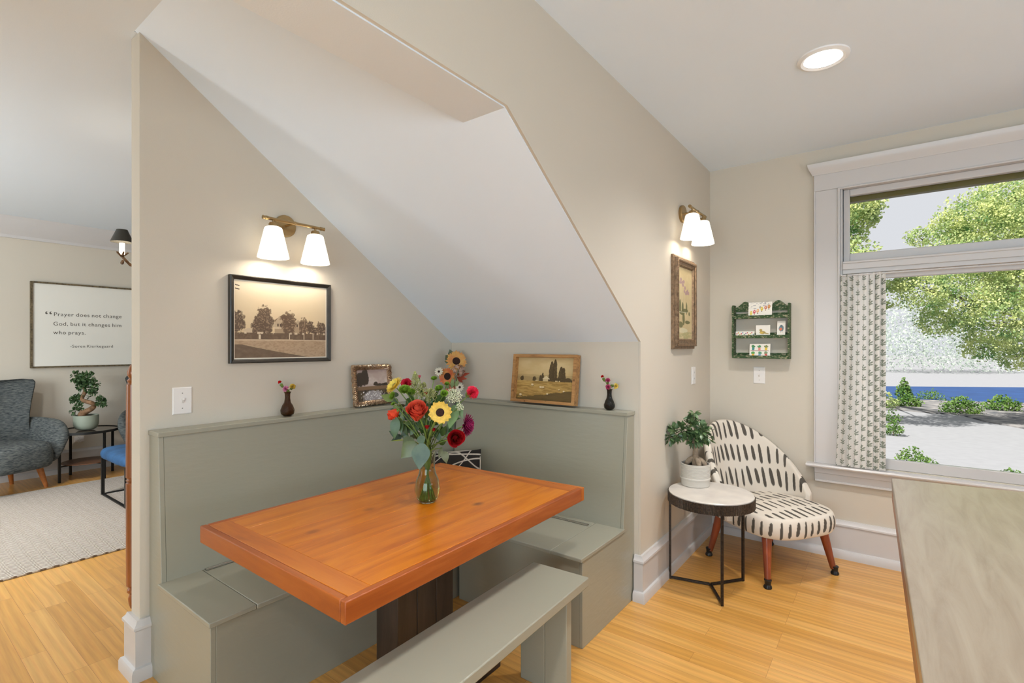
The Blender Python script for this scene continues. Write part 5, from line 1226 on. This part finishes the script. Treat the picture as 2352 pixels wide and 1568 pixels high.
# ------------------------------------------------------------------ outside the window
GZ=-.60
M_grd=mat('pale_gravel',(138,139,143),.95,var=(6,.04))
ST(O('ground_outside',MB().box(-60,80,YD+.2,140,GZ-.2,GZ),M_grd))
def gq(u,v): return onZ(u,v,GZ)
def strip(name,pts,m,z): 
    P=[gq(u,v) for u,v in pts]; return ST(O(name,MB().loft([[(p.x,p.y,GZ+.001) for p in P],[(p.x,p.y,GZ+z) for p in P]]),m))
strip('road_outside',[(1780,913),(2060,916),(2220,922),(2352,926),(2700,940),(2700,893),(2352,890),(2060,888),(1780,886)],mat('asphalt_painted_shade',(26,62,112),.9,var=(1.2,.15)),.02)  # bluish tree shade painted into the asphalt colour
mul=mat('leaf_litter',(66,70,76),.95,var=(3.2,(146,142,140),(1,1,1)),bump=(8,.5)); 
strip('mulch_bed_outside',[(1900,945),(2060,942),(2150,950),(2200,952),(2260,968),(2352,985),(2700,1010),(2700,941),(2352,927),(2220,923),(2060,917),(1900,915)],mul,.03)
def leaves(mb,cs,n,size,seed,flat=.0):
    rr=random.Random(seed); tot=sum(c[1]**2 for c in cs)
    for c,r in cs:
        c=Vector(c)
        for i in range(int(n*r*r/tot)):
            v=rv(rr).normalized()*(rr.uniform(.45,1.0)**.5*r*(1+.22*math.sin(rr.uniform(0,6.28)*3))); v.z*=.8; p=c+v
            a=rv(rr).normalized(); b=a.cross(rv(rr)).normalized(); a=(a+Vector((0,0,-.0))).normalized(); s=size*rr.uniform(.6,1.3)
            mb.add([p-a*s*.6,p+b*s*.45-a*.1*s,p+a*s*.6,p-b*s*.45-a*.1*s],[(0,1,2,3)])
    return mb
def tree(label,base,cs,n,size,lm,tr_,seed,name='tree',trunk_m=None,hidden=False):
    t=E(name,label,'tree' if name=='tree' else 'shrub',base); base=Vector(base)
    mb=MB(); top=Vector(cs[0][0]); 
    mb.tube([tuple(base+Vector((0,0,.005))),tuple(base+(top-base)*.5),tuple(top)],[tr_,tr_*.8,tr_*.35],8)
    for c,r in cs[1:]: mb.tube([tuple(base+(top-base)*.55),tuple((base+(top-base)*.6)*.5+Vector(c)*.5),tuple(c)],[tr_*.4,tr_*.25,tr_*.1],5)
    O('trunk' if name=='tree' else 'stems',mb,trunk_m or mat('grey_bark',(110,98,86),.9,var=(10,.3)),t,world=True,smooth=50)
    O('foliage',leaves(MB(),cs,n,size,seed),lm,t,world=True,smooth=False,fix=False)
    return t
M_mp=mat('maple_leaves',(226,230,160),.45,var=(2.6,(96,140,84)),transl=.45)  # near-white highlights and darker green shading painted into the leaf colour
M_mp2=mat('haze_painted_leaves',(196,208,196),.7,var=(.6,.15),transl=.5)  # washed-out haze painted into the far tree's leaf colour
M_gr=mat('shrub_leaves',(66,108,44),.7,var=(4,(120,148,74)),transl=.3)
cs=[(at(u,v,d),r) for u,v,d,r in ((2420,600,13,1.6),(2300,560,12.5,1.15),(2190,600,12.2,.75),(2120,665,12,.62),(2210,700,12,.72),(2150,740,12.2,.42),(2290,740,12,.80),(2250,800,12.1,.36),(2330,820,12.2,.38),(2370,770,12.4,.7),(2350,650,12,.8),(2240,500,12.5,.75),(2330,450,12.5,.85),(2180,520,12.8,.45),(2110,545,12.8,.30),(2420,480,13,1.2),(2080,650,12.2,.28))]
tree('big leafy maple filling the right side of the window view',gq(2560,905),cs,66000,.050,M_mp,.16,71)
cs=[(at(u,v,d),r) for u,v,d,r in ((1940,470,12,.75),(1975,475,12,.42),(1990,500,12,.30),(1960,540,12,.30),(1920,620,12,.9),(1990,590,12.4,.16),(2050,655,12.3,.20),(2040,700,12.6,.12))]
tree('leafy tree at the left edge of the window view',gq(1860,900),cs,11000,.058,M_mp,.12,72)
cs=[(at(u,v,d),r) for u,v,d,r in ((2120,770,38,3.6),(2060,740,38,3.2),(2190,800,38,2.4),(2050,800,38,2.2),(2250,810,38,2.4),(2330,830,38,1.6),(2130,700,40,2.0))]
tree('tree with painted-in haze far behind the maple',gq(2120,850),cs,5600,.14,M_mp2,.015,73,trunk_m=mat('haze_painted_bark',(176,180,172),.9))  # bark paled as well, distance haze painted into its colour
for (lb,u,v,h,w_,n,sz,sd_) in (('small dark conifer shrub at the edge of the road',2076,914,.62,.26,900,.06,1),('round green shrub on the mulch beside the conifer',2086,934,.34,.36,700,.06,2),('bushy light green shrub in the middle of the mulch bed',2208,950,.42,.48,1400,.05,3),('loose grassy green shrub on the right of the mulch bed',2303,944,.42,.44,800,.06,4),('low dark shrub on the mulch behind the bushy one',2140,918,.22,.45,500,.05,5),('small sparse shrub on the pale ground at the left',2052,1000,.34,.20,500,.035,6),('leafy seedling above the shrub on the pale ground',2048,972,.36,.20,240,.04,7),('pale yellow-green shrub beside the curtain edge',2036,938,.5,.34,600,.05,8)):
    g=gq(u,v); k=Vector((g.x,g.y,GZ+h*.5))
    cs=[(k+Vector((0,0,-h*.12)),w_*.8),(k+Vector((w_*.5,0,-.1*h)),w_*.55),(k+Vector((-w_*.5,0,-.1*h)),w_*.55),(k+Vector((0,0,h*.35)),w_*.45)]
    if sd_==1: cs=[(k+Vector((0,0,-h*.2)),.26),(k+Vector((0,0,h*.1)),.20),(k+Vector((0,0,h*.45)),.12),(k+Vector((0,0,h*.7)),.06)]
    tree(lb,g,cs,n,sz,M_gr if sd_!=8 else M_mp,.012,80+sd_,'shrub')
for (lb,u,v,d,r,n,sd_) in (('leafy sprig showing just above the window sill, nearest the curtain',2095,1045,6.6,.13,420,1),('short leafy sprig above the window sill, right of the taller one',2140,1062,6.6,.07,120,2),('low ground plant above the sill at the right edge',2325,1090,6.2,.10,160,3)):
    c=at(u,v,d); g=Vector((c.x,c.y,GZ)); tree(lb,g,[(c,r),(c+Vector((-.10,0,-.05)),r*.7),(c+Vector((.10,0,-.06)),r*.7)],n,.028,M_gr,.01,90+sd_,'shrub')
